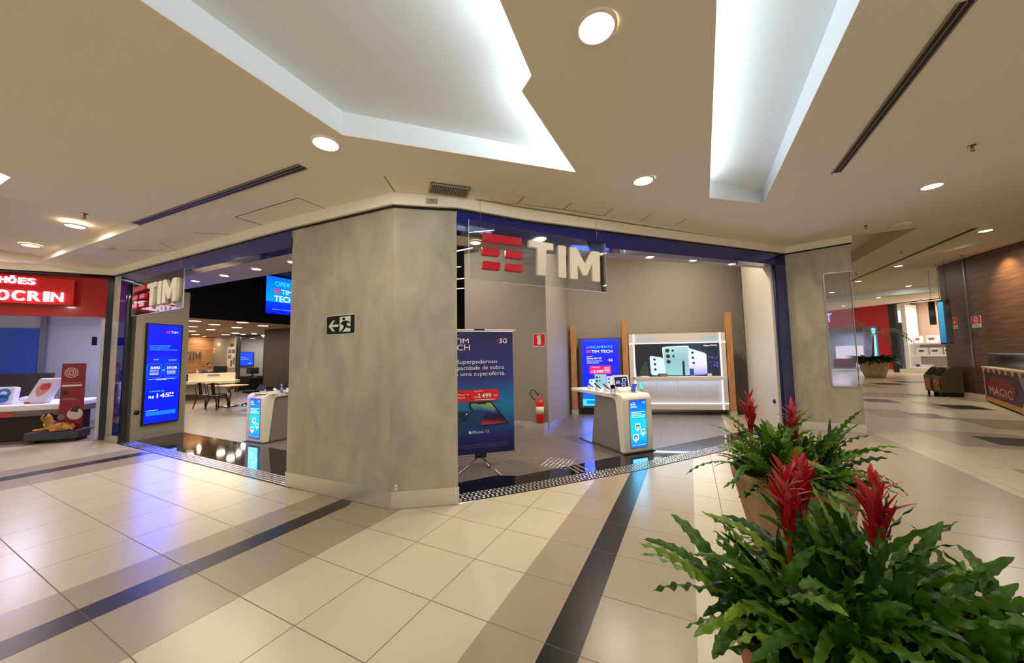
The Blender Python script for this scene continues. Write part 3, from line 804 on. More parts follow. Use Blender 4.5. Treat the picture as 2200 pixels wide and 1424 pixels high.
for (X, Y, w_), nm in zip(lowl, names):
    px, py = 380+X/5.477, 640+Y/5.477; P = F(px, py, LZ)
    lamp_thing((P[0], P[1], LZ), w_/FPX*P[1]*.9, nm+' round light of the low ceiling over the reception', 'round lights of the low ceiling', 14, LAMPS, col=(1, .80, .58))
for px, py, lab in ((522, 724, 'left'), (546, 723, 'middle'), (566, 726, 'right')):
    P = F(px, py, LZ-.15); area = lamp_thing((P[0], P[1], LZ-.01), .11, lab+' light over the small meeting room', 'round lights of the meeting room', 10, LAMPS)
# area lights without fittings deeper in the shop and above the right-hall void
for x, y, z, p_ in ((-11, 13.5, LZ-.02, 30), (-13, 15, LZ-.02, 25), (-8, 14.5, LZ-.02, 20), (-4.5, 9, 4.5, 60), (-1.5, 7.5, 4.5, 60), (2, 7.5, 4.6, 70), (4.6, 8.2, 4.6, 60)):
    area_light('lamp_and_fill_light', (x, y, z), .3, p_, (1, .86, .68))

# ------------------------------------------------------------------ hanging glass logos
def zm(X, Y): return (960+X/4.19, 440+Y/4.19)
O5 = D-NR*.06
FS = frame(O5, TR)
def pz(X, Y): return onplane(*zm(X, Y), O5, TR)
LET = dict(T=[(720, 335), (942, 352), (942, 418), (880, 415), (877, 648), (797, 645), (797, 408), (720, 400)], I=[(982, 360), (1055, 365), (1058, 660), (988, 656)],
           M=[(1088, 368), (1152, 372), (1226, 515), (1283, 388), (1357, 392), (1362, 677), (1293, 672), (1290, 502), (1245, 625), (1205, 624), (1160, 530), (1163, 665), (1093, 662)])
BARS = [[(310, 305), (660, 325), (660, 395), (310, 382)], [(305, 428), (463, 435), (463, 502), (305, 498)], [(517, 437), (667, 445), (667, 515), (517, 507)], [(307, 545), (467, 553), (467, 622), (307, 616)], [(517, 556), (667, 562), (667, 628), (517, 620)]]
LW_ = mat('letter_cream', (222, 212, 190), .35); LR_ = mat('letter_red', (196, 18, 40), .25)
c4 = [pz(195, 190), pz(200, 703), pz(1440, 760), pz(1420, 300)]
gx0, gx1 = (c4[0][0]+c4[1][0])/2, (c4[2][0]+c4[3][0])/2; gz0, gz1 = (c4[1][1]+c4[2][1])/2, (c4[0][1]+c4[3][1])/2
def relevel(u, z):
    """straighten: remove the slight slope across the panel"""
    f = (u-gx0)/(gx1-gx0); lo = c4[1][1]+(c4[2][1]-c4[1][1])*f; hi = c4[0][1]+(c4[3][1]-c4[0][1])*f
    return (u-gx0, (z-lo)/(hi-lo)*(gz1-gz0))
def round_poly(P, r):
    out = []; n = len(P)
    for i in range(n):
        p, a, b = np.array(P[i]), np.array(P[i-1]), np.array(P[(i+1) % n]); da, db = a-p, b-p; la, lb = np.linalg.norm(da), np.linalg.norm(db); rr_ = min(r, la*.4, lb*.4)
        s, e = p+da/la*rr_, p+db/lb*rr_
        for k in range(4): t_ = k/3; out.append(tuple((1-t_)**2*s+2*t_*(1-t_)*p+t_**2*e))
    return out
def bevel_prism(m, P, z0, z1, mm, bev, M=None):
    c = P; n = len(P); ar = sum(P[i][0]*P[(i+1) % n][1]-P[(i+1) % n][0]*P[i][1] for i in range(n))
    if ar < 0: P = P[::-1]
    Q = offs([P[-1]]+P+[P[0]], -bev)[1:-1]
    v = [(*p, z0) for p in P]+[(*p, z1-bev) for p in P]+[(*q, z1) for q in Q]
    f = [list(range(n-1, -1, -1)), list(range(2*n, 3*n))]
    for k in (0, 1): f += [(k*n+i, k*n+(i+1) % n, (k+1)*n+(i+1) % n, (k+1)*n+i) for i in range(n)]
    m.add(v, f, mm, M)
HS, WS = gz1-gz0, gx1-gx0
PANE = glassmat('sign_acrylic', (242, 246, 246), .08)
EDGE = mat('acrylic_edge', (226, 222, 206), .3)
def logo(M, label, sc=1.0):
    t = thing('hanging_logo_sign', label, 'sign', M, 'clear hanging signs with red bars and white letters')
    m = MB(); m.box(0, WS, 0, HS, -.006, .006, PANE)
    for r_ in ((0, WS, -.003, .0, ), (0, .003, 0, HS), (WS-.003, WS, 0, HS)):
        m.box(r_[0], r_[1], r_[2], r_[3], -.007, .007, EDGE)
    m.build('acrylic_panel', t)
    for b_ in BARS:
        m = MB(); bevel_prism(m, round_poly([relevel(*pz(*p)) for p in b_], .02), .006, .05, LR_, .008); m.build('red_bar', t)
    for k, P in LET.items():
        m = MB(); bevel_prism(m, round_poly([relevel(*pz(*p)) for p in P], .02), .006, .05, LW_, .008); m.build('letter', t)
    for x in (.15, WS-.15): m = MB(); m.cyl((x, HS, 0), (x, HS+.30, 0), .0015, CHROME, n=6); m.build('hanging_wire', t)
    return t
P = O5+TR*gx0
lg = logo(frame(P, TR, gz0), 'clear acrylic sign with red bars and white letters hanging right of the concrete pillar')
O6 = A-NL*.06; qa = onplane(286, 636, O6, TL); qb = onplane(395, 620, O6, TL); qz = onplane(393.4, 663.4, O6, TL)[1]; qt = onplane(397, 578, O6, TL)[1]
k = (qb[0]-qa[0])/WS; kz = (qt-qz)/HS
print('left logo scale', k, kz, 'size', WS, HS)
M6 = frame(O6+TL*qa[0], TL, (qz+onplane(282, 677, O6, TL)[1])/2) @ Matrix.Diagonal((k, kz, 1, 1))
dup(lg, M6, 'clear acrylic sign with red bars and white letters at the left end of the front')
# ------------------------------------------------------------------ screens and signs
def bars_logo(m, x, y, z, w, h, mm, M=None):
    g = h*.12
    m.rrect(x, x+w, y+h*.70, y+h, h*.08, z, mm, M)
    for yy in (.35, 0):
        m.rrect(x, x+w*.45, y+h*yy, y+h*(yy+.28), h*.06, z, mm, M); m.rrect(x+w*.55, x+w, y+h*yy, y+h*(yy+.28), h*.06, z, mm, M)
PINK = screen('screen_magenta', (235, 30, 110), 1.1)
CYAN = screen('screen_cyan', (60, 225, 245), 1.1)
SKYB = screen('screen_sky', (20, 130, 250), 1.0)
def five_g(m, x, y, z, h, mw_, mr_, M=None):
    m.text('5G', x, y, z, h, mw_, M, bold=.02, shear=.1)
    for k, (dx, yy) in enumerate(((.25, .52), (.5, .34), (.3, .16))):
        m.poly([(x-h*dx-h*.25, y+h*yy, z), (x-h*.02, y+h*(yy-.05), z), (x-h*.02, y+h*(yy+.06), z)], mr_, M)
def tinyline(m, x, y, z, w, h, mm, seed=1, M=None):
    """a line of print too small to read"""
    rnd = random.Random(seed); c = x
    while c < x+w-.004:
        l = min(rnd.uniform(.8, 2.6)*h, x+w-c)
        m.rect(c, c+l, y, y+h*.6, z, mm, M); c += l+h*.35

# tall blue screen on the left wall
pc = [onplane(px, py, SW0, sd) for px, py in ((318.6, 697.3), (390, 700), (375.6, 901.6), (301, 911.3))]
x0, x1 = (pc[0][0]+pc[3][0])/2, (pc[1][0]+pc[2][0])/2; z0, z1 = (pc[2][1]+pc[3][1])/2, (pc[0][1]+pc[1][1])/2
W, H = x1-x0, z1-z0; print('left screen', W, H, pc)
BLUEG = gradient('blue_screen_gradient', [(0, (0, 30, 225)), (.35, (0, 22, 240)), (.6, (0, 50, 250)), (.75, (10, 20, 215)), (1, (10, 30, 225))], 1, 0, 2, 1.25, wave=.3)
def tallscreen(M, W, H, label, draw, name='video_screen', cat='screen', mm=None, bez=.02, thick=.05, group=None):
    t = thing(name, label, cat, M, group)
    m = MB(); m.box(-bez, W+bez, -bez, H+bez, 0, thick, BLACK); m.build('frame', t)
    m = MB(); m.rect(0, W, 0, H, thick+.001, mm or BLUEG); draw(m, W, H, thick+.002); m.build('display', t)
    return t
def draw_left(m, W, H, z):
    e = .0006
    bars_logo(m, W*.52, H*.915, z, W*.11, H*.022, PINK); m.text('TIM', W*.66, H*.915, z, H*.032, WT, bold=.03, w=W*.22)
    for k, (s_, w_) in enumerate((('GANHE SUPERMÓBIL', .62), ('CONVIVENDO EM', .56), ('ULTRAFIBRA E TIM CONTROLE', .82))):
        m.text(s_, W*.06, H*(.775-.02*k), z, H*.0155, CYAN, w=W*w_, bold=.02)
    for x in (.02, .53):
        m.rrect(W*x, W*(x+.42), H*.455, H*.60, W*.07, z, SKYB); m.rrect(W*x+.008, W*(x+.42)-.008, H*.455+.008, H*.60-.008, W*.06, z+e, BLUEG)
    m.text('300', W*.10, H*.543, z+2*e, H*.038, WT, bold=.03, w=W*.28); m.text('35GB', W*.58, H*.543, z+2*e, H*.034, WT, bold=.03, w=W*.31)
    m.text('UM SÓ', W*.2, H*.635, z, H*.014, WT, w=W*.13); m.text('CONTROLE', W*.63, H*.63, z, H*.012, WT, w=W*.24)
    m.disc(W*.49, H*.53, z+2*e, W*.045, SKYB); m.disc(W*.49, H*.53, z+3*e, W*.03, CYAN)
    for k in range(4):
        tinyline(m, W*.10, H*(.525-.013*k), z+2*e, W*.26, H*.006, WT, k); tinyline(m, W*.60, H*(.525-.013*k), z+2*e, W*.26, H*.006, WT, k+9)
    tinyline(m, W*.06, H*.44, z, W*.8, H*.005, WT, 3); tinyline(m, W*.3, H*.43, z, W*.3, H*.008, WT, 4)
    m.text('A PARTIR DE:', W*.12, H*.31, z, H*.022, CYAN, w=W*.44)
    m.text('R$', W*.10, H*.25, z, H*.035, WT, w=W*.15, bold=.02); m.text('145', W*.28, H*.25, z, H*.062, WT, w=W*.37, bold=.05); m.text(',99', W*.67, H*.275, z, H*.03, WT, w=W*.16, bold=.03); m.text('mês', W*.69, H*.253, z, H*.018, WT, w=W*.14)
    tinyline(m, W*.05, H*.125, z, W*.35, H*.005, WT, 5); m.rect(W*.05, W*.92, H*.075, H*.115, z, SKYB)
nrm_ = np.array([sd[1], -sd[0]])
tallscreen(frame(SW0+sd*x0, sd, z0), W, H, 'tall portrait blue screen with price text on the left panel wall', draw_left)
area_light('screen_light', (*(SW0+sd*(x0+W/2)+nrm_*.07), z0+H/2), W, 34, (.06, .12, 1), 'RECTANGLE', H, rot=frame(SW0, sd).to_euler()).rotation_euler = frame(SW0, sd).to_euler()
# note: the area light shines along its -Z; turn it around to face outwards
bpy.data.objects['screen_light'].rotation_euler = (frame(SW0, sd) @ RY(PI)).to_euler()
P = onplane(293, 886, SW0, sd); m = MB(); M = frame(SW0+sd*P[0], sd, P[1])
m.lathe([(.045, 0), (.045, .02), (.035, .03), (0, .03)], BLACK, M, n=20); tag(m.build('door_stop'), 'round black door bumper below the tall blue screen', 'door bumper')

# OFERTAS screen on the bulkhead
ob = bk1+np.array([bd[1], -bd[0]])*.1
q0, q1 = onplane(571, 591, ob, bd), onplane(570, 672.6, ob, bd); hh = q0[1]-q1[1]; ww_ = hh*.95
CYG = gradient('cyan_screen_gradient', [(0, (10, 20, 240)), (.32, (5, 60, 250)), (.34, (10, 150, 245)), (1, (5, 100, 250))], 1, 0, hh, 1.2)
def draw_of(m, W, H, z):
    m.text('OFERTAS', W*.22, H*.76, z, H*.17, CYAN, w=W*.72, bold=.01)
    bars_logo(m, W*.22, H*.56, z, W*.14, H*.12, PINK); m.text('TIM', W*.40, H*.55, z, H*.18, WT, w=W*.30, bold=.03)
    m.text('TECH', W*.22, H*.34, z, H*.22, WT, w=W*.52, bold=.01)
    tinyline(m, W*.18, H*.12, z, W*.7, H*.008, WT, 3)
tallscreen(frame(ob+bd*q0[0], bd, q1[1]), ww_, hh, 'blue video screen reading offers high on the black bulkhead', draw_of, mm=CYG)

# exit sign on the pillar
dBC = (C_-B)/np.linalg.norm(C_-B); nBC = np.array([dBC[1], -dBC[0]])
ps = [onplane(*p, B, dBC) for p in ((702, 679), (764, 674), (763.5, 717), (701, 720))]
x0, x1 = ps[0][0], ps[1][0]; z0, z1 = (ps[2][1]+ps[3][1])/2, (ps[0][1]+ps[1][1])/2; W, H = x1-x0, z1-z0
t = thing('exit_sign', 'dark green sign with white arrow and running figure on the concrete pillar', 'sign', frame(B+dBC*x0+nBC*.001, dBC, z0))
GRN = mat('sign_green', (3, 26, 18), .6, spec=.2); SW = mat('sign_white', (214, 214, 200), .5)
m = MB(); m.box(0, W, 0, H, 0, .004, SW); m.rect(.008, W-.008, .008, H-.008, .0045, GRN); m.build('plate', t)
m = MB(); z = .0055
def sc(pts, o=(0, 0), k=1): return [(o[0]+p[0]*k*W, o[1]+p[1]*k*H, z) for p in pts]
m.poly(sc([(.09, .45), (.24, .74), (.32, .74), (.21, .53), (.44, .53), (.44, .40), (.21, .40), (.32, .17), (.24, .17)]), SW)
m.poly(sc([(.48, .13), (.85, .13), (.85, .90), (.48, .90)]), SW)
m.add([(x, y, z+.0008) for x, y, _ in [(W*.62+W*.05*math.cos(a*PI/8), H*.78+H*.075*math.sin(a*PI/8), 0) for a in range(16)]], [list(range(16))], GRN)
for L in ([(.58, .66), (.70, .70), (.74, .52), (.66, .42), (.56, .48)], [(.70, .70), (.84, .60), (.83, .53), (.70, .60)], [(.60, .68), (.50, .55), (.54, .51), (.64, .62)],
          [(.66, .52), (.80, .40), (.90, .36), (.89, .28), (.76, .31), (.62, .42)], [(.64, .48), (.60, .30), (.50, .14), (.57, .12), (.68, .29), (.72, .46)]):
    m.poly([(x*W, y*H, z+.0008) for x, y in L], GRN)
m.build('symbol', t)
# small plate near the pillar foot, number label on the fascia
dCD = (D-C_)/np.linalg.norm(D-C_); nCD = np.array([dCD[1], -dCD[0]])
P = onplane(851, 1047, C_, dCD); m = MB(); m.box(-.016, .016, -.03, .03, 0, .008, mat('ivory_plastic', (220, 212, 190), .4), frame(C_+dCD*P[0]+nCD*.0, dCD, P[1]), bev=.003); m.box(-.006, .006, -.01, .01, .008, .0095, mat('ivory_dark', (150, 140, 120), .5), frame(C_+dCD*P[0], dCD, P[1]))
tag(m.build('wall_plate'), 'tiny ivory plate low on the narrow face of the pillar', 'plate')
fa, fb = fo_[3], fo_[4]; dd = (fb-fa)/np.linalg.norm(fb-fa); P = onplane(928, 432, fa, dd)
m = MB(); M = frame(fa+dd*P[0]+np.array([dd[1], -dd[0]])*.001, dd, P[1]); m.box(-.065, .065, -.032, .032, 0, .003, mat('label_grey', (166, 154, 132), .5), M); m.text('T1T', 0, -.012, .0035, .035, BLACK, M, align='CENTER', bold=.02)
tag(m.build('fascia_label'), 'small grey label with dark characters on the fascia above the pillar', 'label')

# ------------------------------------------------------------------ banner stand
bp0 = F(982, 1000); pb = F(1105, 986); 
bdir = np.array([math.cos(.30), math.sin(.30)])
qR = pb; c0 = onplane(1040, 1000, qR, bdir); WBn = 1.12
t = thing('banner_stand', 'dark blue phone advertising banner on a silver tripod stand, half behind the pillar', 'banner', frame(qR-bdir*WBn, bdir, 0))
zt = UP(1107, 713, qR); zb = UP(1105, 980, qR)+.0
if zb < .12: zb = .14
W, H = WBn, zt-zb; print('banner', qR, zt, zb)
BANG = gradient('banner_print', [(0, (24, 20, 84)), (.12, (30, 34, 110)), (.26, (14, 84, 150)), (.40, (12, 120, 170)), (.50, (18, 92, 156)), (.60, (38, 46, 128)), (1, (30, 22, 84))], 1, 0, H, emit=False, rough=.45, wave=.12)
mB = MB(); n = 14
for i in range(n):
    xa, xb = W*i/n, W*(i+1)/n; f_ = lambda x: .006*math.sin(x*7)+.01
    for j in range(8):
        ya, yb = H*j/8, H*(j+1)/8; g_ = lambda y: .006*math.sin(y*3.1)
        mB.add([(xa, ya, f_(xa)+g_(ya)), (xb, ya, f_(xb)+g_(ya)), (xb, yb, f_(xb)+g_(yb)), (xa, yb, f_(xa)+g_(yb))], [(0, 1, 2, 3)], BANG, None, True)
cl = mB.build('cloth', t, T(0, zb, 0))
m = MB(); z = .0245
bars_logo(m, W*.05, H*.905, z, W*.09, H*.04, PRR); m.text('TIM', W*.165, H*.905, z, H*.055, PRW, w=W*.20, bold=.01); m.text('TECH', W*.05, H*.845, z, H*.07, PRW, w=W*.33, bold=.0)
five_g(m, W*.80, H*.905, z, H*.055, PRW, PRR)
m.text('Superpoderoso', W*.20, H*.735, z, H*.048, PRW, w=W*.56); m.text('e capacidade de sobra', W*.06, H*.685, z, H*.048, PRW, w=W*.80); m.text('com uma superoferta.', W*.06, H*.635, z, H*.048, PRW, w=W*.82, bold=.02)
m.rrect(W*.17, W*.78, H*.425, H*.52, .01, z, PRR)
m.text('iPhone 13', W*.20, H*.478, z+.001, H*.018, PRW, w=W*.16, bold=.01); m.text('256GB', W*.20, H*.453, z+.001, H*.018, PRW, w=W*.11); m.text('R$', W*.44, H*.452, z+.001, H*.024, PRW, w=W*.03); m.text('3.499', W*.48, H*.452, z+.001, H*.05, PRW, w=W*.19, bold=.03); m.text('12X', W*.70, H*.46, z+.001, H*.022, PRW, w=W*.055)
tinyline(m, W*.44, H*.434, z+.001, W*.3, H*.008, PRW, 4); tinyline(m, W*.44, H*.505, z+.001, W*.12, H*.008, PRW, 5)
m.text('iPhone 13', W*.40, H*.165, z, H*.032, PRW, w=W*.23); m.disc(W*.375, H*.175, z, H*.0115, PRW)
for k in range(3): tinyline(m, W*.1, H*(.075-.012*k), z, W*.8, H*.004, mat('print_faint', (120, 110, 170), .5), k)
m.build('print', cl)
# the two phones printed on it
m = MB(); z = .0247
PD = mat('print_dark', (16, 18, 30), .4); PBLU = mat('print_blue_phone', (22, 62, 110), .4)
PHG = gradient('print_wallpaper', [(0, (200, 50, 80)), (.25, (30, 14, 50)), (.5, (30, 26, 70)), (.62, (70, 60, 160)), (.75, (60, 150, 150)), (1, (170, 180, 70))], 1, H*.22, H*.40, emit=False, wave=.9)
m.poly([(W*.36, H*.40, z), (W*.37, H*.415, z), (W*.66, H*.418, z), (W*.70, H*.40, z), (W*.93, H*.225, z), (W*.5, H*.225, z)], PD)
m.poly([(W*.385, H*.398, z+.0005), (W*.40, H*.407, z+.0005), (W*.65, H*.409, z+.0005), (W*.68, H*.396, z+.0005), (W*.885, H*.235, z+.0005), (W*.52, H*.23, z+.0005)], PHG)
m.rrect(W*.47, W*.60, H*.40, H*.411, .005, z+.001, PD)
m.poly([(W*.10, H*.335, z+.0015), (W*.13, H*.35, z+.0015), (W*.52, H*.35, z+.0015), (W*.60, H*.335, z+.0015), (W*.52, H*.225, z+.0015), (W*.47, H*.222, z+.0015), (W*.42, H*.255, z+.0015), (W*.38, H*.218, z+.0015), (W*.08, H*.22, z+.0015)], PBLU)
m.rrect(W*.20, W*.38, H*.268, H*.338, .03, z+.002, mat('print_blue_phone2', (16, 50, 92), .4))
for x, y in ((.25, .318), (.31, .288)): m.disc(W*x, H*y, z+.0025, H*.017, PD); m.disc(W*x, H*y, z+.003, H*.007, PBLU)
m.disc(W*.33, H*.325, z+.0025, H*.006, PRW)
m.build('picture', cl)
m = MB(); m.box(0-.02, W+.02, -.03, 0, -.01, .03, CHROME, bev=.004); m.build('bottom_bar', t, T(0, zb, 0))
m = MB(); m.tube([(-.02, 0, .01), (W+.06, 0, .01)], .008, WHITEM, n=8); m.box(-.01, W+.01, -.028, -.012, .0, .02, CHROME); m.build('top_bar', t, T(0, zt+.03, 0))
cx = c0[0]+WBn
cx = (onplane(1032, 993, qR, bdir)[0]+WBn)
m = MB(); m.box(cx-.08, cx+.08, -.012, .012, -.012, .035, BLACK); m.build('top_clamp', t, T(0, zt+.03, 0))
m = MB(); m.box(cx-.09, cx+.09, zb-.06, zb+.0, -.03, .035, BLACK, bev=.005); m.build('hub', t)
m = MB(); m.tube([(cx, .06, -.02), (cx, zt+.02, -.02)], .012, CHROME, n=10); m.build('pole', t)
for (fx, fy) in ((1078, 1024), (975, 1028), (1052, 1004)):
    Pf = F(fx, fy); lx = float((Pf-(qR-bdir*WBn))@bdir); ly = float((Pf-(qR-bdir*WBn))@np.array([bdir[1], -bdir[0]]))
    m = MB(); m.tube([(cx, zb-.03, 0), (lx, .008, ly)], .009, CHROME, n=8); m.ball((lx, .009, ly), .013, BLACK, n=6); m.build('leg', t)

# extinguisher and its sign
wd = (WA1-WA0)/np.linalg.norm(WA1-WA0); wn = np.array([wd[1], -wd[0]])
P = WA1+wd*onplane(1160, 880, WA1+wn*.12, wd)[0]+wn*.12
t = thing('fire_extinguisher', 'red fire extinguisher standing on the low metal plinth at the grey wall', 'fire extinguisher', base(P, wd, .131))
RED = mat('extinguisher_red', (196, 18, 24), .3)
m = MB(); m.lathe([(0, 0), (.085, 0), (.09, .02), (.09, .42), (.075, .48), (.035, .52), (.03, .55), (0, .55)], RED, n=24); m.build('cylinder', t)
m = MB(); m.lathe([(.091, .2), (.0912, .2), (.0912, .36), (.091, .36)], mat('label_cream', (222, 206, 180), .5), n=24); m.build('label_band', t)
m = MB(); m.cyl((0, 0, .55), (0, 0, .60), .025, CHROME, n=12); m.box(-.01, .09, -.012, .012, .60, .615, RED); m.box(-.01, .10, -.012, .012, .635, .65, RED, M=RY(-.12)); m.build('valve', t)
m = MB(); m.tube([(-.02, 0, .59), (-.08, 0, .66), (-.15, 0, .72), (-.21, 0, .70), (-.22, 0, .62), (-.17, 0, .53), (-.11, -.03, .50)], .011, BLACK, n=8); m.build('hose', t)
wd = (WA1-WA0)/np.linalg.norm(WA1-WA0); wn = np.array([wd[1], -wd[0]])
def wallplate(name, label, O, d, pxs, bg, draw=None, off=.004, cat='sign', bm_=None):
    ps = [onplane(*p, O, d) for p in pxs]; x0, x1 = (ps[0][0]+ps[3][0])/2, (ps[1][0]+ps[2][0])/2; z0, z1 = (ps[2][1]+ps[3][1])/2, (ps[0][1]+ps[1][1])/2
    n_ = np.array([d[1], -d[0]]); t = thing(name, label, cat, frame(O+np.array(d)*x0+n_*.001, d, z0))
    m = MB(); m.box(0, x1-x0, 0, z1-z0, 0, off, bg); m.build('plate', t)
    if draw:
        m = MB(); draw(m, x1-x0, z1-z0, off+.001); m.build('print', t)
    return t
def draw_ext(m, W, H, z):
    r_ = mat('safety_red', (205, 20, 24), .5)
    m.rect(W*.05, W*.95, H*.05, H*.95, z, r_)
    m.rrect(W*.36, W*.64, H*.15, H*.68, W*.08, z+.001, SW); m.rect(W*.42, W*.58, H*.68, H*.76, z+.001, SW); m.poly([(W*.30, H*.80, z+.001), (W*.42, H*.86, z+.001), (W*.66, H*.86, z+.001), (W*.66, H*.77, z+.001), (W*.42, H*.77, z+.001), (W*.34, H*.66, z+.001)], SW)
wallplate('extinguisher_sign', 'square red sign with white extinguisher symbol on grey wall', WA1, wd, ((1145, 717), (1172, 716), (1172, 744), (1145.5, 745)), SW, draw_ext)

# ------------------------------------------------------------------ display counters (kiosks)
PEDG = mat('pedestal_grey', (136, 128, 124), .35, .15)
KH = .95
KIG = gradient('counter_screen_gradient', [(0, (0, 110, 240)), (.25, (0, 190, 245)), (.55, (10, 190, 240)), (.75, (0, 130, 230)), (1, (0, 60, 200))], 1, 0, .8, 1.25, wave=.2)
def kiosk(M, label, lines, side=0):
    t = thing('display_counter', label, 'display counter', M)
    W_, Lk, th = .60, 1.55, .075
    # side profile in y-z: front leg leaning slightly, rounded shoulder, cantilevered top
    prof = [(.0, .02)]
    for k in range(9): a = PI-k*PI/16; prof.append((.10+.10*math.cos(a), KH-.10+.10*math.sin(a)))
    prof += [(Lk, KH), (Lk, KH-.055)]
    for k in range(7): a = PI/2+k*PI/12; prof.append((.27+.09*math.cos(a), KH-.075-.09+.09*math.sin(a)))
    prof += [(.10, .02)]
    m = MB(); v = [(x, y, z) for x in (0, W_) for y, z in prof]; n = len(prof)
    m.add(v, [list(range(n-1, -1, -1)), list(range(n, 2*n))]+[(i, (i+1) % n, n+(i+1) % n, n+i) for i in range(n)], WHITE)
    o = m.build('body', t); bv = o.modifiers.new('bevel', 'BEVEL'); bv.width = .012; bv.segments = 2; bv.limit_method = 'ANGLE'
    m = MB(); m.add([(x, y, z) for x in (.05, W_-.05) for y, z in ((.12, .02), (.95, .02), (.80, KH-.06), (.20, KH-.06))], [(3, 2, 1, 0), (4, 5, 6, 7), (0, 1, 5, 4), (1, 2, 6, 5), (2, 3, 7, 6), (3, 0, 4, 7)], PEDG); m.build('pedestal', t)
    m = MB(); m.box(-.02, W_+.02, -.02, 1.25, .001, .02, mat('base_plate', (90, 84, 80), .2, .6)); m.build('base_plate', t)
    ms = MB(); X0, X1, Z0, Z1 = .135, .465, .09, .85
    ms.box(X0-.012, X1+.012, Z0-.012, Z1+.012, -.004, .006, mat('screen_bezel', (150, 130, 124), .3)); fr_ = ms.build('screen_frame', t, Matrix.Rotation(PI/2, 4, 'X'))
    m = MB(); z = .0075; w_, h_ = X1-X0, Z1-Z0
    m.rect(0, w_, 0, h_, z, KIG); z += .001
    bars_logo(m, w_*.05, h_*.945, z, w_*.08, h_*.022, PINK); m.text('TIM', w_*.15, h_*.944, z, h_*.032, WT, w=w_*.14, bold=.03)
    m.text(lines[0], w_*.05, h_*.895, z, h_*.055, WT, w=w_*.32, bold=.01); m.text(lines[1], w_*.05, h_*.84, z, h_*.055, WT, w=w_*.38, bold=.01)
    m.text('5G', w_*.80, h_*.93, z, h_*.045, WT, w=w_*.14, bold=.03)
    for k, l_ in enumerate((.82, .6, .86, .8)):
        tinyline(m, w_*.08, h_*(.74-.035*k), z, w_*l_, h_*.022, WT, k)
    for cx, cy, rr_ in ((.45, .44, .15), (.76, .32, .13), (.3, .22, .16)):
        m.rrect(w_*(cx-rr_), w_*(cx+rr_), h_*(cy-rr_*.42), h_*(cy+rr_*.42), .012, z, WT)
        m.poly([(w_*(cx-.05), h_*(cy-rr_*.42), z), (w_*(cx+.05), h_*(cy-rr_*.42), z), (w_*cx, h_*(cy-rr_*.42-.05), z)], WT)
        m.rrect(w_*(cx-rr_*.72), w_*(cx+rr_*.72), h_*(cy-rr_*.26), h_*(cy+rr_*.26), .006, z+.0008, mat('screen_slate', (10, 10, 12), .3, emit=(70, 100, 120), es=.8))
        m.disc(w_*cx, h_*(cy-.01), z+.0016, w_*.05, WT, n=14)
    tinyline(m, w_*.06, h_*.05, z, w_*.88, h_*.01, WT, 7)
    m.build('screen_display', fr_, T(X0, Z0, 0))
    area_light('screen_light', (W_/2, -.02, .47), .3, 3.0, (.15, .6, 1), 'RECTANGLE', .75, (-PI/2+PI, 0, 0), parent=t).rotation_euler = (-PI/2, 0, 0)
    return t
KR = F(1342, 977.5); kd = F(1408, 970)-KR; kd /= np.linalg.norm(kd); kd = (kd+TR)/2; kd /= np.linalg.norm(kd)
MKR = base(KR, kd, 0); kiosk(MKR, 'white cantilevered display counter with lit cyan panel, right of the banner', ('BLACK', 'FAMÍLIA'))
KL = F(527, 948); kl = F(569, 954.4)-KL; kl /= np.linalg.norm(kl)
MKL = base(KL, kl, 0); kiosk(MKL, 'white display counter with lit cyan panel, left of the concrete pillar', ('BLACK', 'FAMÍLIA'))
print('kiosks', KR, kd, KL, kl)

# devices on the counters
PB = mat('phone_black', (16, 16, 18), .25); PBL = mat('phone_blue', (34, 70, 150), .3); STW = mat('stand_white', (222, 220, 216), .3)
TEAL = screen('screen_teal', (120, 225, 215), .9); SBL = screen('screen_blue', (20, 60, 200), .9)
def phone_stand(M, label, face, w=.075, h=.155, tilt=.9, group=None, body=PB):
    t = thing('phone_display', label, 'phone', M, group)
    m = MB(); m.box(-.045, .045, -.04, .05, 0, .012, STW, bev=.004)
    m.add([(-.025, -.01, .012), (.025, -.01, .012), (.025, .045, .012), (-.025, .045, .012), (-.025, .01, .075), (.025, .01, .075), (.025, .03, .085), (-.025, .03, .085)],
          [(3, 2, 1, 0), (4, 5, 6, 7), (0, 1, 5, 4), (1, 2, 6, 5), (2, 3, 7, 6), (3, 0, 4, 7)], STW); m.build('stand', t)
    Mp = T(0, -.002, .085) @ RX(tilt)
    m = MB(); m.box(-w/2, w/2, -h/2, h/2, -.004, .004, body, Mp, bev=.003); ph = m.build('phone', t)
    m = MB(); m.rrect(-w/2+.003, w/2-.003, -h/2+.004, h/2-.004, .006, .0046, face, Mp); m.build('screen', ph)
    m = MB(); m.tube([(.0, .04, .02), (.03, .07, .03), (.06, .06, .006), (.07, .02, .004)], .003, STW, n=6); m.build('cable', t)
    return t
def on_top(px, py, Mk):
    P = F(px, py, KH); return P
OFF = mat('phone_screen_off', (18, 20, 30), .08)
for px, py, lab, face, az, tl in ((1268, 836, 'tilted phone on white stand, farthest to the left on the right-hand counter', SBL, 1.0, .7), (1284, 839, 'second tilted phone from the left on the right-hand counter', OFF, 1.0, .7),
                                  (1303, 841, 'third tilted phone from the left on the right-hand counter', OFF, 1.0, .7), (1317, 846, 'black phone standing upright and nearest on the right-hand counter', OFF, 2.9, 1.1),
                                  (1362, 843, 'blue phone on stand in front of the open tablet', mat('phone_face_blue', (30, 70, 190), .3), -.7, .8), (1377, 839, 'phone with teal lit screen at the back right of the counter', TEAL, .1, 1.0)):
    P = F(px, py, KH); phone_stand(T(P[0], P[1], KH) @ RZ(az), lab, face, tilt=tl)
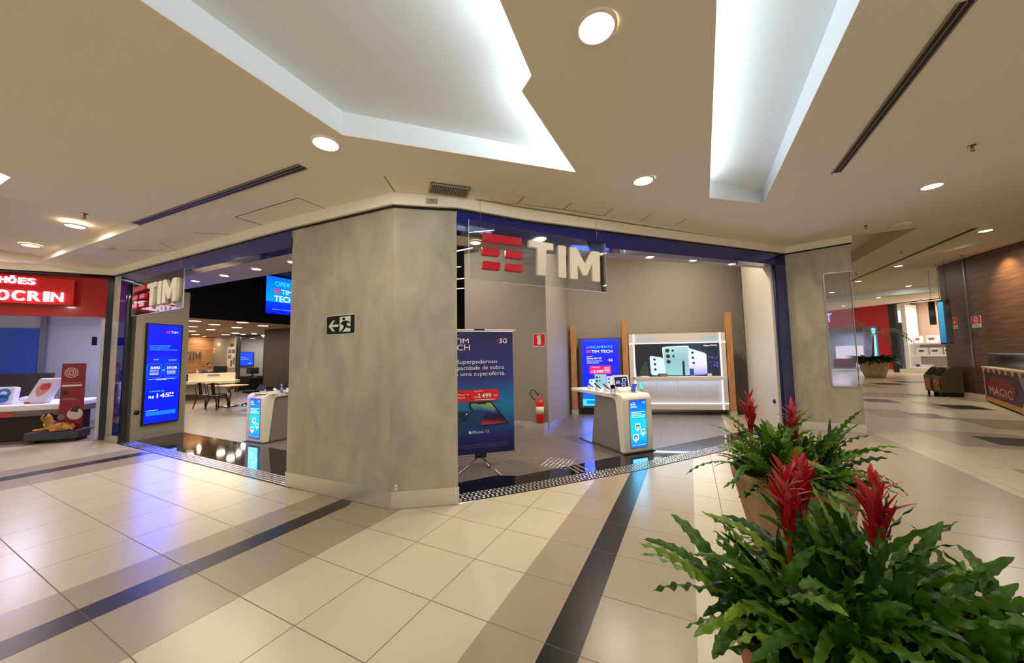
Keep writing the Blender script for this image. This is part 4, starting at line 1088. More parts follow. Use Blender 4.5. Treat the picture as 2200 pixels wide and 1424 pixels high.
P = F(1337, 842, KH); t = thing('tablet_display', 'white framed tablet leaning on a white block on the right-hand counter', 'tablet', T(P[0], P[1], KH) @ RZ(.32) @ Matrix.Scale(1.25, 4))
m = MB(); m.add([(-.10, -.11, 0), (.12, -.11, 0), (.12, .09, 0), (-.10, .09, 0), (-.10, -.10, .03), (.12, -.10, .03), (.12, .09, .11), (-.10, .09, .11)], [(3, 2, 1, 0), (4, 5, 6, 7), (0, 1, 5, 4), (1, 2, 6, 5), (2, 3, 7, 6), (3, 0, 4, 7)], STW); m.build('stand', t)
Mp = T(.0, .02, .14) @ RX(1.35)
m = MB(); m.box(-.13, .13, -.095, .095, -.005, .005, STW, Mp, bev=.004); tb = m.build('tablet', t)
m = MB(); m.rrect(-.105, .105, -.07, .07, .008, .0058, mat('tablet_screen', (10, 10, 12), .2, emit=(30, 34, 96), es=.8), Mp)
for cx, cy in ((.05, .025), (.03, -.035)): m.rrect(cx-.03, cx+.03, cy-.02, cy+.02, .004, .0066, WT, Mp); m.rrect(cx-.025, cx+.025, cy-.015, cy+.015, .003, .0072, mat('tablet_screen'), Mp)
for k in range(3): tinyline(m, -.09, .01-.018*k, .0066, .07, .008, WT, k, Mp)
m.build('screen', tb)
# left counter
P = F(560, 845, KH); t = thing('tablet_display', 'dark tablet on a white angled stand on the left-hand counter', 'tablet', T(P[0], P[1], KH) @ RZ(-.3))
m = MB(); m.box(-.16, .22, -.08, .08, 0, .012, STW, bev=.005); m.add([(-.02, -.03, .012), (.09, -.03, .012), (.09, .05, .012), (-.02, .05, .012), (.04, -.01, .10), (.08, -.01, .10), (.08, .03, .11), (.04, .03, .11)], [(3, 2, 1, 0), (4, 5, 6, 7), (0, 1, 5, 4), (1, 2, 6, 5), (2, 3, 7, 6), (3, 0, 4, 7)], STW); m.build('stand', t)
m = MB(); m.box(-.11, .11, -.075, .075, -.005, .005, PB, T(.03, .0, .12) @ RX(1.0), bev=.004); m.build('tablet', t)
for px, py, lab, body in ((592, 845, 'smart watch on a glowing white stand on the left-hand counter', 0), (618, 842, 'dark headset on a white stand cut off by the pillar', 1)):
    P = F(px, py, KH); t = thing('watch_display' if not body else 'headset_display', lab, 'watch' if not body else 'headset', T(P[0], P[1], KH))
    m = MB(); m.lathe([(.05, 0), (.045, .02), (.03, .06), (.028, .08), (0, .085)], STW, n=18); m.build('stand', t)
    if body: m = MB(); m.tube([(.05*math.cos(a)+.0, 0, .10+.07*math.sin(a)) for a in [k*PI/8 for k in range(-2, 11)]], .012, PB, n=8); m.build('headband', t)
    else: m = MB(); m.disc(0, 0, 0, .022, screen('watch_face', (235, 245, 255), 1.6), T(0, -.035, .09) @ RX(1.2)); m.lathe([(.027, -.006), (.027, .0)], PB, T(0, -.033, .088) @ RX(1.2), n=16); m.tube([(0, -.03, .11), (0, .0, .13), (0, .03, .10), (0, .01, .06), (0, -.02, .065)], .008, PB, n=6); m.build('watch', t)
P = F(605, 843, KH); t = thing('sanitizer_bottle', 'clear pump bottle of blue liquid between the devices on the left-hand counter', 'bottle', T(P[0], P[1], KH))
m = MB(); m.lathe([(0, 0), (.03, 0), (.032, .01), (.032, .09), (.012, .11), (.012, .12), (0, .12)], mat('blue_liquid', (120, 150, 240), .1, trans=.5), n=16); m.build('bottle', t)
m = MB(); m.cyl((0, 0, .12), (0, 0, .15), .008, STW, n=10); m.box(-.03, .008, -.006, .006, .15, .16, STW); m.build('pump', t)
# orange chair back behind the left counter
P = F(607, 838, .8); Pc = F(607, 880)
P = F(600, 895); t = thing('lounge_chair', 'tan orange upholstered chair behind the left-hand counter', 'chair', T(P[0]+.2, P[1]+.4, 0) @ RZ(-.5))
TAN = mat('tan_upholstery', (196, 124, 66), .6)
m = MB(); m.box(-.28, .28, -.27, .25, .40, .50, TAN, bev=.03); m.build('seat', t)
m = MB(); m.box(-.28, .28, .22, .30, .42, 1.08, TAN, RX(-.08), bev=.03); m.build('backrest', t)
for x in (-.23, .23):
    for y in (-.22, .22): m = MB(); m.cyl((x, y, 0), (x, y, .41), .015, BLACK, n=8); m.build('leg', t)

# ------------------------------------------------------------------ wooden posts, blue totem and lit phone display
PL_, PR_ = F(1236, 890), F(1577, 893)
pdir = (PR_-PL_)/np.linalg.norm(PR_-PL_)
PM_u = onplane(1341, 700, PL_, pdir)[0]; print('posts', PL_, PR_, 'mid u', PM_u, 'len', np.linalg.norm(PR_-PL_))
for u, py, px, lab in ((0, 698, 1228, 'wooden post at the left of the blue totem'), (PM_u, 690, 1341, 'wooden post between the blue totem and the lit phone display'), (float(np.linalg.norm(PR_-PL_)), 671, 1562, 'tallest wooden post at the right end of the lit phone display')):
    P = PL_+pdir*u; zt = UP(px, py, P); t = thing('wooden_post', lab, 'post', base(P, pdir, 0))
    m = MB(); m.box(-.075, .075, .0, .12, .12, zt, OAK, bev=.004); m.build('shaft', t)
    m = MB(); m.box(-.085, .085, -.01, .13, .001, .12, STEEL); m.build('plinth', t)
def ux(px, py): return onplane(px, py, PL_, pdir)
a_, b_ = ux(1240, 729), ux(1336, 722); c_, d2_ = ux(1243, 877), ux(1340, 877)
x0, x1 = a_[0]+.03, PM_u-.1; z1 = (a_[1]+b_[1])/2; z0 = c_[1]; print('totem', x0, x1, z0, z1)
sc_ = [ux(1248.3, 731), ux(1329, 726), ux(1254, 871)]
TOB = mat('totem_grey', (72, 66, 66), .4)
t = thing('video_totem', 'tall blue launch advertising totem between two wooden posts', 'screen', frame(PL_+pdir*x0, pdir, z0))
W, H = x1-x0, z1-z0
m = MB(); m.box(0, W, 0, H, -.12, .0, TOB, bev=.01); m.build('housing', t)
m = MB(); m.box(.02, W-.02, -z0+.002, -.01, -.10, -.02, BLACK); m.build('plinth', t)
X0, Y0, X1, Y1 = .08, .07, W-.07, H-.04; w_, h_ = X1-X0, Y1-Y0
TOG = gradient('totem_gradient', [(0, (0, 120, 250)), (.18, (0, 90, 250)), (.30, (0, 24, 235)), (.7, (0, 14, 225)), (.95, (0, 30, 240)), (1, (0, 60, 250))], 1, 0, h_, 1.2)
m = MB(); z = .001; m.rect(0, w_, 0, h_, z, TOG); z = .002
m.text('LANÇAMENTO', w_*.13, h_*.865, z, h_*.055, CYAN, w=w_*.70, bold=.01)
bars_logo(m, w_*.13, h_*.795, z, w_*.12, h_*.04, PINK); m.text('TIM TECH', w_*.27, h_*.795, z, h_*.058, WT, w=w_*.56, bold=.03)
m.text('SAMSUNG', w_*.13, h_*.735, z, h_*.018, WT, w=w_*.16); m.text('Galaxy S23 5G', w_*.13, h_*.70, z, h_*.034, WT, w=w_*.40, bold=.02); m.text('Capture momentos', w_*.13, h_*.665, z, h_*.028, WT, w=w_*.42); m.text('extraordinários', w_*.13, h_*.635, z, h_*.028, WT, w=w_*.33)
five_g(m, w_*.72, h_*.665, z, h_*.05, WT, PINK)
m.rrect(w_*.20, w_*.78, h_*.475, h_*.60, .03, z, PINK); m.text('5 GALAXY', w_*.27, h_*.57, z+.001, h_*.018, WT, w=w_*.2); m.text('R$', w_*.23, h_*.50, z+.001, h_*.025, WT, w=w_*.05); m.text('2.999', w_*.30, h_*.495, z+.001, h_*.055, WT, w=w_*.27, bold=.03)
for k in range(4): tinyline(m, w_*.60, h_*(.565-.022*k), z+.001, w_*.15, h_*.011, WT, k)
def mini_phone(m, x, y, w, h, z, body, cams, r=.02, tip=0):
    m.rrect(x, x+w, y, y+h, r, z, body)
    for cx, cy, cr_ in cams: m.disc(x+w*cx, y+h*cy, z+.001, w*cr_, mat('lens_dark', (10, 10, 14), .2, emit=(14, 20, 34), es=.5)); m.disc(x+w*cx, y+h*cy, z+.0018, w*cr_*.4, mat('lens_mid', (10, 10, 14), .2, emit=(40, 60, 90), es=.5))
WHG = screen('phone_white', (205, 232, 238), 1.0); GRG = screen('phone_mint', (150, 200, 205), .95); LVG = screen('phone_lilac', (205, 210, 245), 1.0)
mini_phone(m, w_*.18, h_*.27, w_*.2, h_*.13, z, WHG, [(.35, .75, .1)]); mini_phone(m, w_*.33, h_*.22, w_*.32, h_*.25, z+.003, GRG, [(.18, .82, .09), (.18, .6, .09), (.42, .82, .06), (.42, .6, .06)], .01); mini_phone(m, w_*.66, h_*.24, w_*.26, h_*.20, z+.006, LVG, [(.2, .8, .09), (.2, .55, .09)])
m.rect(0, w_, 0, h_*.10, z, CYAN); m.rect(w_*.1, w_*.5, h_*.03, h_*.08, z+.001, SKYB)
m.rect(0, w_, h_*.655-.002, h_*.655, z-.0004, mat('joint', (8, 8, 60), .4)); m.rect(0, w_, h_*.33-.002, h_*.33, z-.0004, mat('joint'))
m.build('display', t, T(X0, Y0, 0))
def scr_light(P, d, z, w, h, pw, col):
    o = area_light('screen_light', (P[0], P[1], z), w, pw, col, 'RECTANGLE', h); o.rotation_euler = (frame(P, d) ).to_euler(); 
    # frame z points to the viewer; lamps shine along -z
    o.rotation_euler = (frame(P, d) @ RY(PI)).to_euler(); return o
nf = np.array([pdir[1], -pdir[0]])
scr_light(PL_+pdir*(x0+W/2)+nf*.06, pdir, z0+H/2, w_, h_, 26, (.08, .16, 1))

# lit phone display wall
sx = [ux(1346, 722.5), ux(1561, 709), ux(1347, 880), ux(1572, 880)]
x0 = PM_u+.10; x1 = float(np.linalg.norm(PR_-PL_))-.10; W = x1-x0
z0 = (ux(1408, 880)[1]+ux(1563, 880)[1])/2; z0 = max(.02, z0); z1 = (sx[0][1]+sx[1][1])/2; H = z1-z0; print('phone wall', W, H, z0, z1)
LACQ = mat('display_lacquer', (206, 196, 190), .35); LED = screen('led_strip', (235, 240, 255), 2.6)
t = thing('phone_display_wall', 'white lit display unit with a dark phone picture between two wooden posts', 'display unit', frame(PL_+pdir*x0, pdir, z0))
zz = lambda py: ((ux(1408, py)[1]+ux(1545, py)[1])/2)-z0
ya, yb = zz(808), zz(866.5)          # shelf top, lower strip
yp = zz(736)                         # upper strip (mean of its slope)
m = MB(); m.box(0, W, 0, H, -.30, -.04, LACQ); m.box(0, .13, 0, H, -.04, 0, LACQ); m.box(W-.13, W, 0, H, -.04, 0, LACQ); m.box(.13, W-.13, yp+.03, H, -.04, 0, LACQ); m.box(.13, W-.13, 0, yb-.02, -.04, 0, LACQ); m.build('cabinet', t)
m = MB(); 
for k in range(4): m.box(.15+(W-.30)*k/4+.002, .15+(W-.30)*(k+1)/4-.002, yb+.02, ya-.10, -.045, -.03, mat('panel_satin', (196, 192, 192), .3)) 
m.build('lower_panels', t)
m = MB(); m.box(.09, W-.10, ya-.085, ya, -.04, .22, LACQ, bev=.006); m.build('shelf', t)
m = MB(); s_ = .012
m.box(0, W+.0, yp-s_, yp+s_, .0, .012, LED); m.box(0, W, yb-s_*.7, yb+s_*.7, .0, .012, LED)
m.box(.13-s_, .13+s_, 0, H, .0, .012, LED); m.box(W-.13-s_, W-.13+s_, 0, H, .0, .012, LED); m.build('led_strips', t)
PICG = gradient('picture_gradient', [(0, (16, 18, 30)), (.3, (20, 22, 30)), (.45, (26, 40, 40)), (.62, (30, 60, 78)), (.8, (26, 38, 60)), (1, (22, 14, 40))], 0, 0, W, .9, wave=.3)
x_a, x_b, y_a, y_b = .13+s_, W-.13-s_, ya+.0, yp-s_; w_, h_ = x_b-x_a, y_b-y_a
m = MB(); z = -.03; m.rect(0, w_, 0, h_, z, PICG)
def fx(px): return (ux(px, 770)[0]-x0-x_a)
def fy(py, px=1450): return ux(px, py)[1]-z0-y_a
def cams(m, L, z):
    for cx, cy, r_ in L:
        X, Y = fx(cx), fy(cy, cx); R_ = r_/FPX*9.3
        m.disc(X, Y, z+.001, R_, mat('lens_dark')); m.disc(X, Y, z+.002, R_*.55, mat('lens_mid'))
def phonepoly(pts, mm, z): m.poly([(fx(a), min(h_, max(0, fy(b, a))), z) for a, b in round_poly_px(pts)], mm)
def round_poly_px(pts): return round_poly(pts, 5)
MING = gradient('mint_gradient', [(0, (150, 205, 205)), (.5, (140, 185, 190)), (1, (175, 215, 215))], 1, 0, h_, 1.0)
LILG = gradient('lilac_gradient', [(0, (150, 130, 225)), (.35, (225, 222, 250)), (1, (220, 235, 245))], 1, 0, h_, 1.05)
phonepoly([(1396, 764), (1425, 768), (1427, 806), (1398, 806)], WHG, -.028)
phonepoly([(1424, 745), (1482, 742), (1482, 806), (1427, 806)], screen('edge_white', (220, 250, 250), 1.1), -.027)
phonepoly([(1426, 747), (1480, 744), (1481, 806), (1429, 806)], MING, -.026)
phonepoly([(1480, 747), (1519, 759), (1519, 804), (1480, 806)], LILG, -.024)
cams(m, [(1406.5, 772, 2.6), (1407, 782.5, 2.6), (1407.5, 793.5, 2.6)], -.027)
cams(m, [(1435, 753, 4.2), (1436, 765, 4.2), (1436.5, 777, 4.2), (1446.5, 753, 2.6), (1447.5, 765, 2.6)], -.025)
cams(m, [(1489, 757.5, 2.6), (1489.5, 768.5, 2.6), (1490.5, 779.5, 2.6)], -.023)
m.poly([(fx(1466), 0, -.0245), (fx(1466), fy(778, 1466), -.0245), (fx(1468.5), fy(773, 1468), -.0245), (fx(1471), fy(778, 1470), -.0245), (fx(1471), 0, -.0245)], screen('stylus_dark', (20, 36, 46), .8))
m.text('Galaxy S23 5G', w_*.82, h_*.90, -.028, h_*.06, WT, w=w_*.15, bold=.02)
rnd = random.Random(4)
for k in range(16): m.disc(fx(1521+rnd.uniform(0, 22)), fy(768+rnd.uniform(-2, 24)), -.0285+.0003*k, rnd.uniform(.012, .035), screen('violet_bubble', (110, 90, 190), .6), n=14)
m.poly([(fx(1370), 0, -.0285), (fx(1381), fy(782, 1381), -.0285), (fx(1390), fy(775, 1390), -.0285), (fx(1394), 0, -.0285)], screen('green_mist', (34, 72, 50), .7))
m.poly([(fx(1362), 0, -.0283), (fx(1363.5), fy(772, 1363), -.0283), (fx(1364.5), fy(772, 1364), -.0283), (fx(1367), 0, -.0283)], screen('stylus_pale', (150, 170, 180), .8))
m.build('picture_screen', t, T(x_a, y_a, 0))
m = MB(); LB = mat('letter_blue', (70, 150, 190), .4, emit=(90, 190, 220), es=.6); hb = H-yp
m.text('SAMSUNG', .20, yp+hb*.30, .002, hb*.42, LB, w=W*.20, bold=.03, depth=.01); m.text('Galaxy', W-.13-W*.19, yp+hb*.38, .002, hb*.50, LB, w=W*.155, bold=.02, depth=.01); m.build('lettering', t)
Psh = PL_+pdir*x0
ul = area_light('shelf_light', (0, 0, 0), W-.3, 30, (.55, .72, 1), 'RECTANGLE', .03, parent=t); ul.location = (W/2, ya-.09, .08); ul.rotation_euler = (PI/2, 0, 0)
scr_light(Psh+pdir*W/2+nf*.05, pdir, z0+ya+h_/2, W*.8, h_*.8, 12, (.8, .9, 1))
# goods on the shelf
def shelf_item(px, name, label, cat, fn):
    X = ux(px, 806)[0]-x0; o = thing(name, label, cat, frame(Psh+pdir*X, pdir, z0+ya) @ T(0, 0, .12)); fn(o)
def boxes(o):
    rnd = random.Random(3)
    m = MB(); m.box(-.09, .09, 0, .02, -.06, .06, STW); m.build('tray', o)
    for k in range(4): m = MB(); m.box(-.022, .022, 0, .11, -.012, .012, mat('watch_strap', (60, 50, 46), .5), T(-.066+k*.044, .02, 0) @ RX(-.3), bev=.005); m.build('watch', o)
shelf_item(1382, 'watch_rack', 'cluster of small dark watches on the lit shelf', 'watch rack', boxes)
def phone_flat(o): m = MB(); m.box(-.08, .08, 0, .012, -.04, .04, PB, bev=.004); m.build('phone', o)
shelf_item(1402, 'mobile_phone', 'dark phone lying flat on the lit shelf', 'phone', phone_flat)
def cam_box(o): m = MB(); m.box(-.09, .09, 0, .09, -.04, .04, mat('box_grey', (120, 110, 120), .4), bev=.004); m.build('box', o); m = MB(); m.box(-.13, -.10, 0, .08, -.02, .02, PB); m.build('case', o)
shelf_item(1423, 'accessory_box', 'small grey accessory box in front of the white printed phone', 'box', cam_box)
def blue_ph(o): m = MB(); m.box(-.05, .05, .01, .2, -.006, .006, PBL, RX(-.15), bev=.004); m.build('phone', o); m = MB(); m.box(-.04, .04, 0, .02, -.04, .04, STW); m.build('stand', o)
shelf_item(1484, 'mobile_phone', 'bright blue phone standing on the lit shelf', 'phone', blue_ph)
def wbox(o): m = MB(); m.box(-.04, .04, 0, .07, -.04, .04, mat('clear_white', (206, 204, 200), .3), bev=.006); m.build('case', o)
shelf_item(1521, 'earphone_case', 'small white case at the right of the lit shelf', 'case', wbox)
P = (R0-TR*.42+NR*.1)
a, b = np.array(RR1), np.array(R0-TR*.42+NR*.1); dr = (b-a)/np.linalg.norm(b-a); q = onplane(1665, 862, a, dr)
m = MB(); m.lathe([(.045, 0), (.045, .02), (.035, .03), (0, .03)], BLACK, frame(a+dr*q[0], dr, q[1]), n=20); tag(m.build('door_stop'), 'round black door bumper on the pale panel beside the navy panel', 'door bumper')
# ------------------------------------------------------------------ reception area at the back of the left hall
ct = [F(398, 803, 1.1), F(506, 800, 1.1)]; cdir = (ct[1]-ct[0])/np.linalg.norm(ct[1]-ct[0]); print('counter', ct, cdir)
LC = float(np.linalg.norm(ct[1]-ct[0]))
t = thing('reception_desk', 'long white reception desk with raised front panel under the wood wall', 'desk', base(ct[0]-cdir*2.5, cdir, 0))
LC += 2.5
CRW = mat('desk_cream', (226, 216, 190), .4)
m = MB(); m.box(0, LC, .0, .06, .76, 1.1, CRW, bev=.01); m.build('front_panel', t)
m = MB(); m.box(-.02, LC+.08, -.35, .40, .66, .78, CRW, bev=.01); m.build('worktop', t)
m = MB(); m.box(0.0, LC-.2, .05, .5, .22, .66, mat('desk_body', (200, 190, 172), .5)); m.build('body', t)
m = MB(); m.box(0.0, LC-.2, .1, .45, .001, .22, mat('mirror_plinth', (120, 104, 92), .15, .8)); m.build('plinth', t)
m = MB(); m.box(LC-.95, LC-.55, -.008, .0, .96, 1.06, mat('plate_grey', (150, 146, 132), .4)); m.build('name_plate', t)
# wall logo
ww_d = (ww2-ww1)/np.linalg.norm(ww2-ww1); wwn = np.array([ww_d[1], -ww_d[0]])
g = [onplane(403, 776, ww1, ww_d), onplane(430, 772, ww1, ww_d), onplane(430, 754, ww1, ww_d)]
hL = g[2][1]-g[1][1]; m = MB(); wT = (g[1][0]-g[0][0])*1.45
m.text('TIM', 0, 0, 0, hL*1.38, CHROME, w=wT, depth=.06/hL, bold=.04)
o = m.build('wall_logo_letters', None, frame(ww1+ww_d*(g[1][0]-wT)+wwn*.05, ww_d, g[1][1])); tag(o, 'brushed metal letters mounted on the warm wood wall', 'logo')
# notices on the grey wall
gd = (gw-ww2)/np.linalg.norm(gw-ww2)
def cx3(X, Y): return (380+X/5.477, 640+Y/5.477)
def rects(L, mm):
    def f(m, W, H, z):
        for (a, b, c, d), q in zip(L, mm*9): m.rect(W*a, W*b, H*c, H*d, z, q)
    return f
PGR = mat('paper_grey', (120, 118, 130), .6); PPK = mat('paper_pink', (210, 130, 110), .6); PCR = mat('paper_cream', (216, 206, 184), .6)
wallplate('notice_board', 'cream notice board with grey leaflets on the grey wall', ww2, gd, (cx3(598, 575), cx3(697, 575), cx3(690, 820), cx3(587, 820)), PCR, rects([(.1, .5, .68, .88), (.55, .9, .68, .88), (.1, .5, .42, .62), (.4, .62, .05, .36), (.66, .9, .16, .5)], [PGR, mat('paper_blue', (90, 96, 120), .6)]))
wallplate('wall_notice', 'small cream notice high on the grey wall', ww2, gd, (cx3(478, 530), cx3(517, 530), cx3(515, 565), cx3(477, 565)), PCR)
wallplate('wall_notice', 'small dark notice above the cream notice board', ww2, gd, (cx3(630, 535), cx3(668, 535), cx3(668, 573), cx3(630, 573)), mat('paper_dark', (60, 50, 44), .6))
wallplate('wall_notice', 'narrow pink notice beside the wood wall', ww2, gd, (cx3(424, 580), cx3(455, 580), cx3(452, 655), cx3(422, 655)), PPK, rects([(.2, .8, .2, .4), (.2, .8, .6, .8)], [PCR]))
# meeting room screen
rd = (bb1-bb0)/np.linalg.norm(bb1-bb0)
def dm(m, W, H, z): m.rect(W*.1, W*.5, H*.6, H*.63, z, CYAN); m.rect(W*.1, W*.7, H*.47, H*.49, z, WT); m.rect(W*.7, W*.9, H*.15, H*.18, z, WT)
ps = [onplane(*cx3(X, Y), bb0, rd) for X, Y in ((738, 640), (910, 640), (905, 800), (738, 795))]
tallscreen(frame(bb0+rd*ps[0][0]+np.array([rd[1], -rd[0]])*.052, rd, ps[3][1]), ps[1][0]-ps[0][0], ps[0][1]-ps[3][1], 'wide blue screen on the meeting room wall', dm, mm=screen('plain_blue', (0, 70, 250), 1.3))
# dark desk, office chair and monitor in the meeting room
P = gw+inw*.9; t = thing('dark_desk', 'dark desk inside the glazed meeting room', 'desk', base(P, pd_, 0))
m = MB(); m.box(0.02, 1.4, 0, .6, .72, .76, K); m.build('top', t); m = MB(); m.box(0.02, 1.4, .1, .13, .002, .72, K); m.build('modesty_panel', t)
q = onplane(538, 800, P, pd_); t = thing('computer_monitor', 'black monitor on the meeting room desk', 'monitor', base(P+pd_*q[0]+np.array([-pd_[1], pd_[0]])*.25, pd_, .765))
m = MB(); m.box(-.3, .3, 0, .03, .12, .46, K, bev=.01); m.build('panel', t); m = MB(); m.box(-.03, .03, .0, .05, .01, .15, K); m.box(-.1, .1, -.06, .1, 0, .012, K); m.build('stand', t)

# metal cafe chairs
GUN = mat('gunmetal', (70, 64, 62), .35, .7)
def metal_chair(M, label, group):
    t = thing('metal_chair', label, 'chair', M, group)
    m = MB(); m.box(-.18, .18, -.18, .18, .44, .46, GUN, bev=.008); m.build('seat', t)
    m = MB(); m.tube([(-.17, .16, .45), (-.19, .22, .70), (-.15, .25, .84), (0, .26, .87), (.15, .25, .84), (.19, .22, .70), (.17, .16, .45)], .012, GUN, n=8); m.build('back_frame', t)
    m = MB(); m.add([(-.05, .17, .45), (.05, .17, .45), (.06, .255, .86), (-.06, .255, .86)], [(0, 1, 2, 3)], GUN); m.add([(-.05, .18, .45), (.05, .18, .45), (.06, .265, .86), (-.06, .265, .86)], [(3, 2, 1, 0)], GUN); m.build('back_splat', t)
    for sx_, sy_ in ((-1, -1), (1, -1), (-1, 1), (1, 1)):
        m = MB(); a = (sx_*.15, sy_*.15, .44); b = (sx_*.22, sy_*.24, 0.0)
        m.tube([a, b], [.028, .014], GUN, n=6); m.build('leg', t)
    return t
P = F(441, 876); c1 = metal_chair(T(P[0], P[1], 0) @ RZ(1.5), 'gunmetal cafe chair farther from the wooden table', 'metal chairs by the wooden table')
P = F(467, 878); dup(c1, T(P[0], P[1], 0) @ RZ(1.35), 'gunmetal cafe chair pushed up to the wooden table')
P = F(553, 855); dup(c1, T(P[0]+.6, P[1]+1.2, 0) @ RZ(-1.9), 'gunmetal cafe chair standing behind the left display counter')
P = F(491, 873); t = thing('cafe_table', 'wooden topped table on a chrome pedestal in front of the reception desk', 'table', base(P, E2*.9+E1*.1, 0))
m = MB(); m.box(-.55, .60, -.38, .38, .71, .75, mat('table_wood', (190, 134, 84), .4), bev=.015); m.build('tabletop', t)
m = MB(); m.cyl((0, 0, .03), (0, 0, .71), .05, CHROME); m.cyl((0, 0, .55), (0, 0, .70), .06, CHROME, r1=.18); m.build('pedestal', t)
m = MB(); m.lathe([(0, .001), (.30, .001), (.30, .02), (.06, .04), (0, .04)], CHROME); m.build('base', t)
def office_chair(M, label):
    t = thing('office_chair', label, 'chair', M)
    FB = mat('black_fabric', (22, 20, 22), .8)
    m = MB(); m.box(-.25, .25, -.25, .25, .44, .52, FB, bev=.03); m.build('seat', t)
    m = MB(); m.box(-.22, .22, .22, .28, .58, 1.02, FB, RX(-.06), bev=.03); m.build('backrest', t)
    m = MB(); m.cyl((0, 0, .10), (0, 0, .44), .025, K); m.build('column', t)
    m = MB()
    for k in range(5): a = k*2*PI/5; m.tube([(0, 0, .11), (.3*math.cos(a), .3*math.sin(a), .06)], .018, K, n=6); m.ball((.3*math.cos(a), .3*math.sin(a), .03), .03, K, n=6)
    m.build('star_base', t)
    m = MB(); m.tube([(0, .2, .46), (0, .28, .5), (0, .27, .66)], .02, K, n=6); m.build('back_support', t)
P = F(515, 872); office_chair(T(P[0]+.25, P[1]+.25, 0) @ RZ(-2.2), 'black office chair on a star base beside the wooden table')
P = F(543, 862); office_chair(T(P[0]+.0, P[1]+.6, 0) @ RZ(2.6), 'black office chair behind the left display counter')

# things on the reception desk
def ondesk(px, z=1.1, dy=.3): P = F(px, 803, z); return P+np.array([-cdir[1], cdir[0]])*dy
P = F(474, 803, .78)+0; Pd = ct[0]+cdir*(onplane(469, 800, ct[0], cdir)[0])+np.array([-cdir[1], cdir[0]])*.26
t = thing('computer_monitor', 'black monitor on the reception desk beside the seated person', 'monitor', base(Pd, cdir, .78))
m = MB(); m.box(-.24, .24, 0, .035, .22, .62, K, bev=.01); m.build('panel', t); m = MB(); m.box(-.03, .03, .01, .05, .01, .3, K); m.box(-.13, .13, -.08, .12, 0, .015, K); m.build('stand', t)
Pd = ct[0]+cdir*(onplane(423, 802, ct[0], cdir)[0])+np.array([-cdir[1], cdir[0]])*.03
t = thing('pump_bottle', 'clear pump bottle standing on the reception desk', 'bottle', base(Pd, cdir, 1.1))
m = MB(); m.lathe([(0, 0), (.03, 0), (.03, .10), (.012, .13), (0, .13)], mat('clear_plastic', (214, 210, 196), .15), n=14); m.build('bottle', t); m = MB(); m.cyl((0, 0, .13), (0, 0, .18), .008, STW, n=8); m.box(-.035, .008, -.006, .006, .18, .19, STW); m.build('pump', t)
Pd = ct[0]+cdir*(onplane(402, 805, ct[0], cdir)[0])-np.array([-cdir[1], cdir[0]])*.2
t = thing('acrylic_card', 'small blue upright card on the reception worktop', 'card', base(Pd, cdir, .78)); m = MB(); m.box(-.1, .1, -.004, .004, .0, .30, mat('card_blue', (20, 50, 130), .3)); m.build('card', t); m = MB(); m.box(-.1, .1, -.03, .03, 0, .006, STW); m.build('foot', t)

# seated person behind the desk
def skin(name, joints, edges, mm, root=0, parent=None, sub=2, M=None):
    me = bpy.data.meshes.new(name); me.from_pydata([j[:3] for j in joints], edges, [])
    o = bpy.data.objects.new(name, me); COL.objects.link(o)
    sk = o.modifiers.new('skin', 'SKIN'); sk.use_smooth_shade = True
    for i, j in enumerate(joints):
        r_ = j[3] if len(j) > 4 else j[3]; s = me.skin_vertices[0].data[i]; s.radius = (j[3], j[4] if len(j) > 4 else j[3]); s.use_root = (i == root)
    sb = o.modifiers.new('sub', 'SUBSURF'); sb.levels = sub; sb.render_levels = sub
    dg = bpy.context.evaluated_depsgraph_get(); dg.update()
    m2 = bpy.data.meshes.new_from_object(o.evaluated_get(dg)); o.modifiers.clear(); o.data = m2; bpy.data.meshes.remove(me)
    m2.materials.clear(); m2.materials.append(mm)
    for p in m2.polygons: p.use_smooth = True
    if parent: o.parent = parent
    if M is not None: o.matrix_local = M
    return o
SKIN = mat('skin', (150, 104, 78), .5); NAVYC = mat('navy_shirt', (28, 44, 92), .7); HAIR = mat('black_hair', (18, 14, 12), .6)
Pp = ct[0]+cdir*(onplane(433, 795, ct[0], cdir)[0])+np.array([-cdir[1], cdir[0]])*1.0
t = thing('person', 'person with short black hair in a navy shirt seated behind the reception desk', 'person', base(Pp, cdir, 0) @ Matrix.Scale(1.13, 4))
# body faces -y, head turned a little to the right
bj = [(0, .05, .52, .15, .13), (0, .04, .70, .14, .12), (0, .02, .88, .16, .11), (0, .01, 1.00, .15, .09), (0, .0, 1.08, .055), (0, -.01, 1.14, .05),
      (-.19, .02, 1.00, .06), (-.25, -.04, .84, .048), (-.22, -.26, .80, .038), (-.20, -.34, .80, .03), (.19, .02, 1.00, .06), (.25, -.04, .84, .048), (.20, -.26, .80, .038), (.18, -.34, .80, .03),
      (-.10, -.05, .50, .085), (-.12, -.42, .50, .065), (-.12, -.44, .08, .045), (.10, -.05, .50, .085), (.12, -.42, .50, .065), (.12, -.44, .08, .045)]
be = [(0, 1), (1, 2), (2, 3), (3, 4), (4, 5), (3, 6), (6, 7), (7, 8), (8, 9), (3, 10), (10, 11), (11, 12), (12, 13), (0, 14), (14, 15), (15, 16), (0, 17), (17, 18), (18, 19)]
skin('body', bj, be, SKIN, 0, t)
sj = [(0, .05, .55, .16, .14), (0, .04, .70, .15, .13), (0, .02, .88, .17, .125), (0, .01, 1.00, .165, .105), (-.19, .02, 1.00, .075), (-.235, -.01, .89, .07), (.19, .02, 1.00, .075), (.235, -.01, .89, .07), (0, 0, 1.06, .07)]
skin('shirt', sj, [(0, 1), (1, 2), (2, 3), (3, 4), (4, 5), (3, 6), (6, 7), (3, 8)], NAVYC, 0, t)
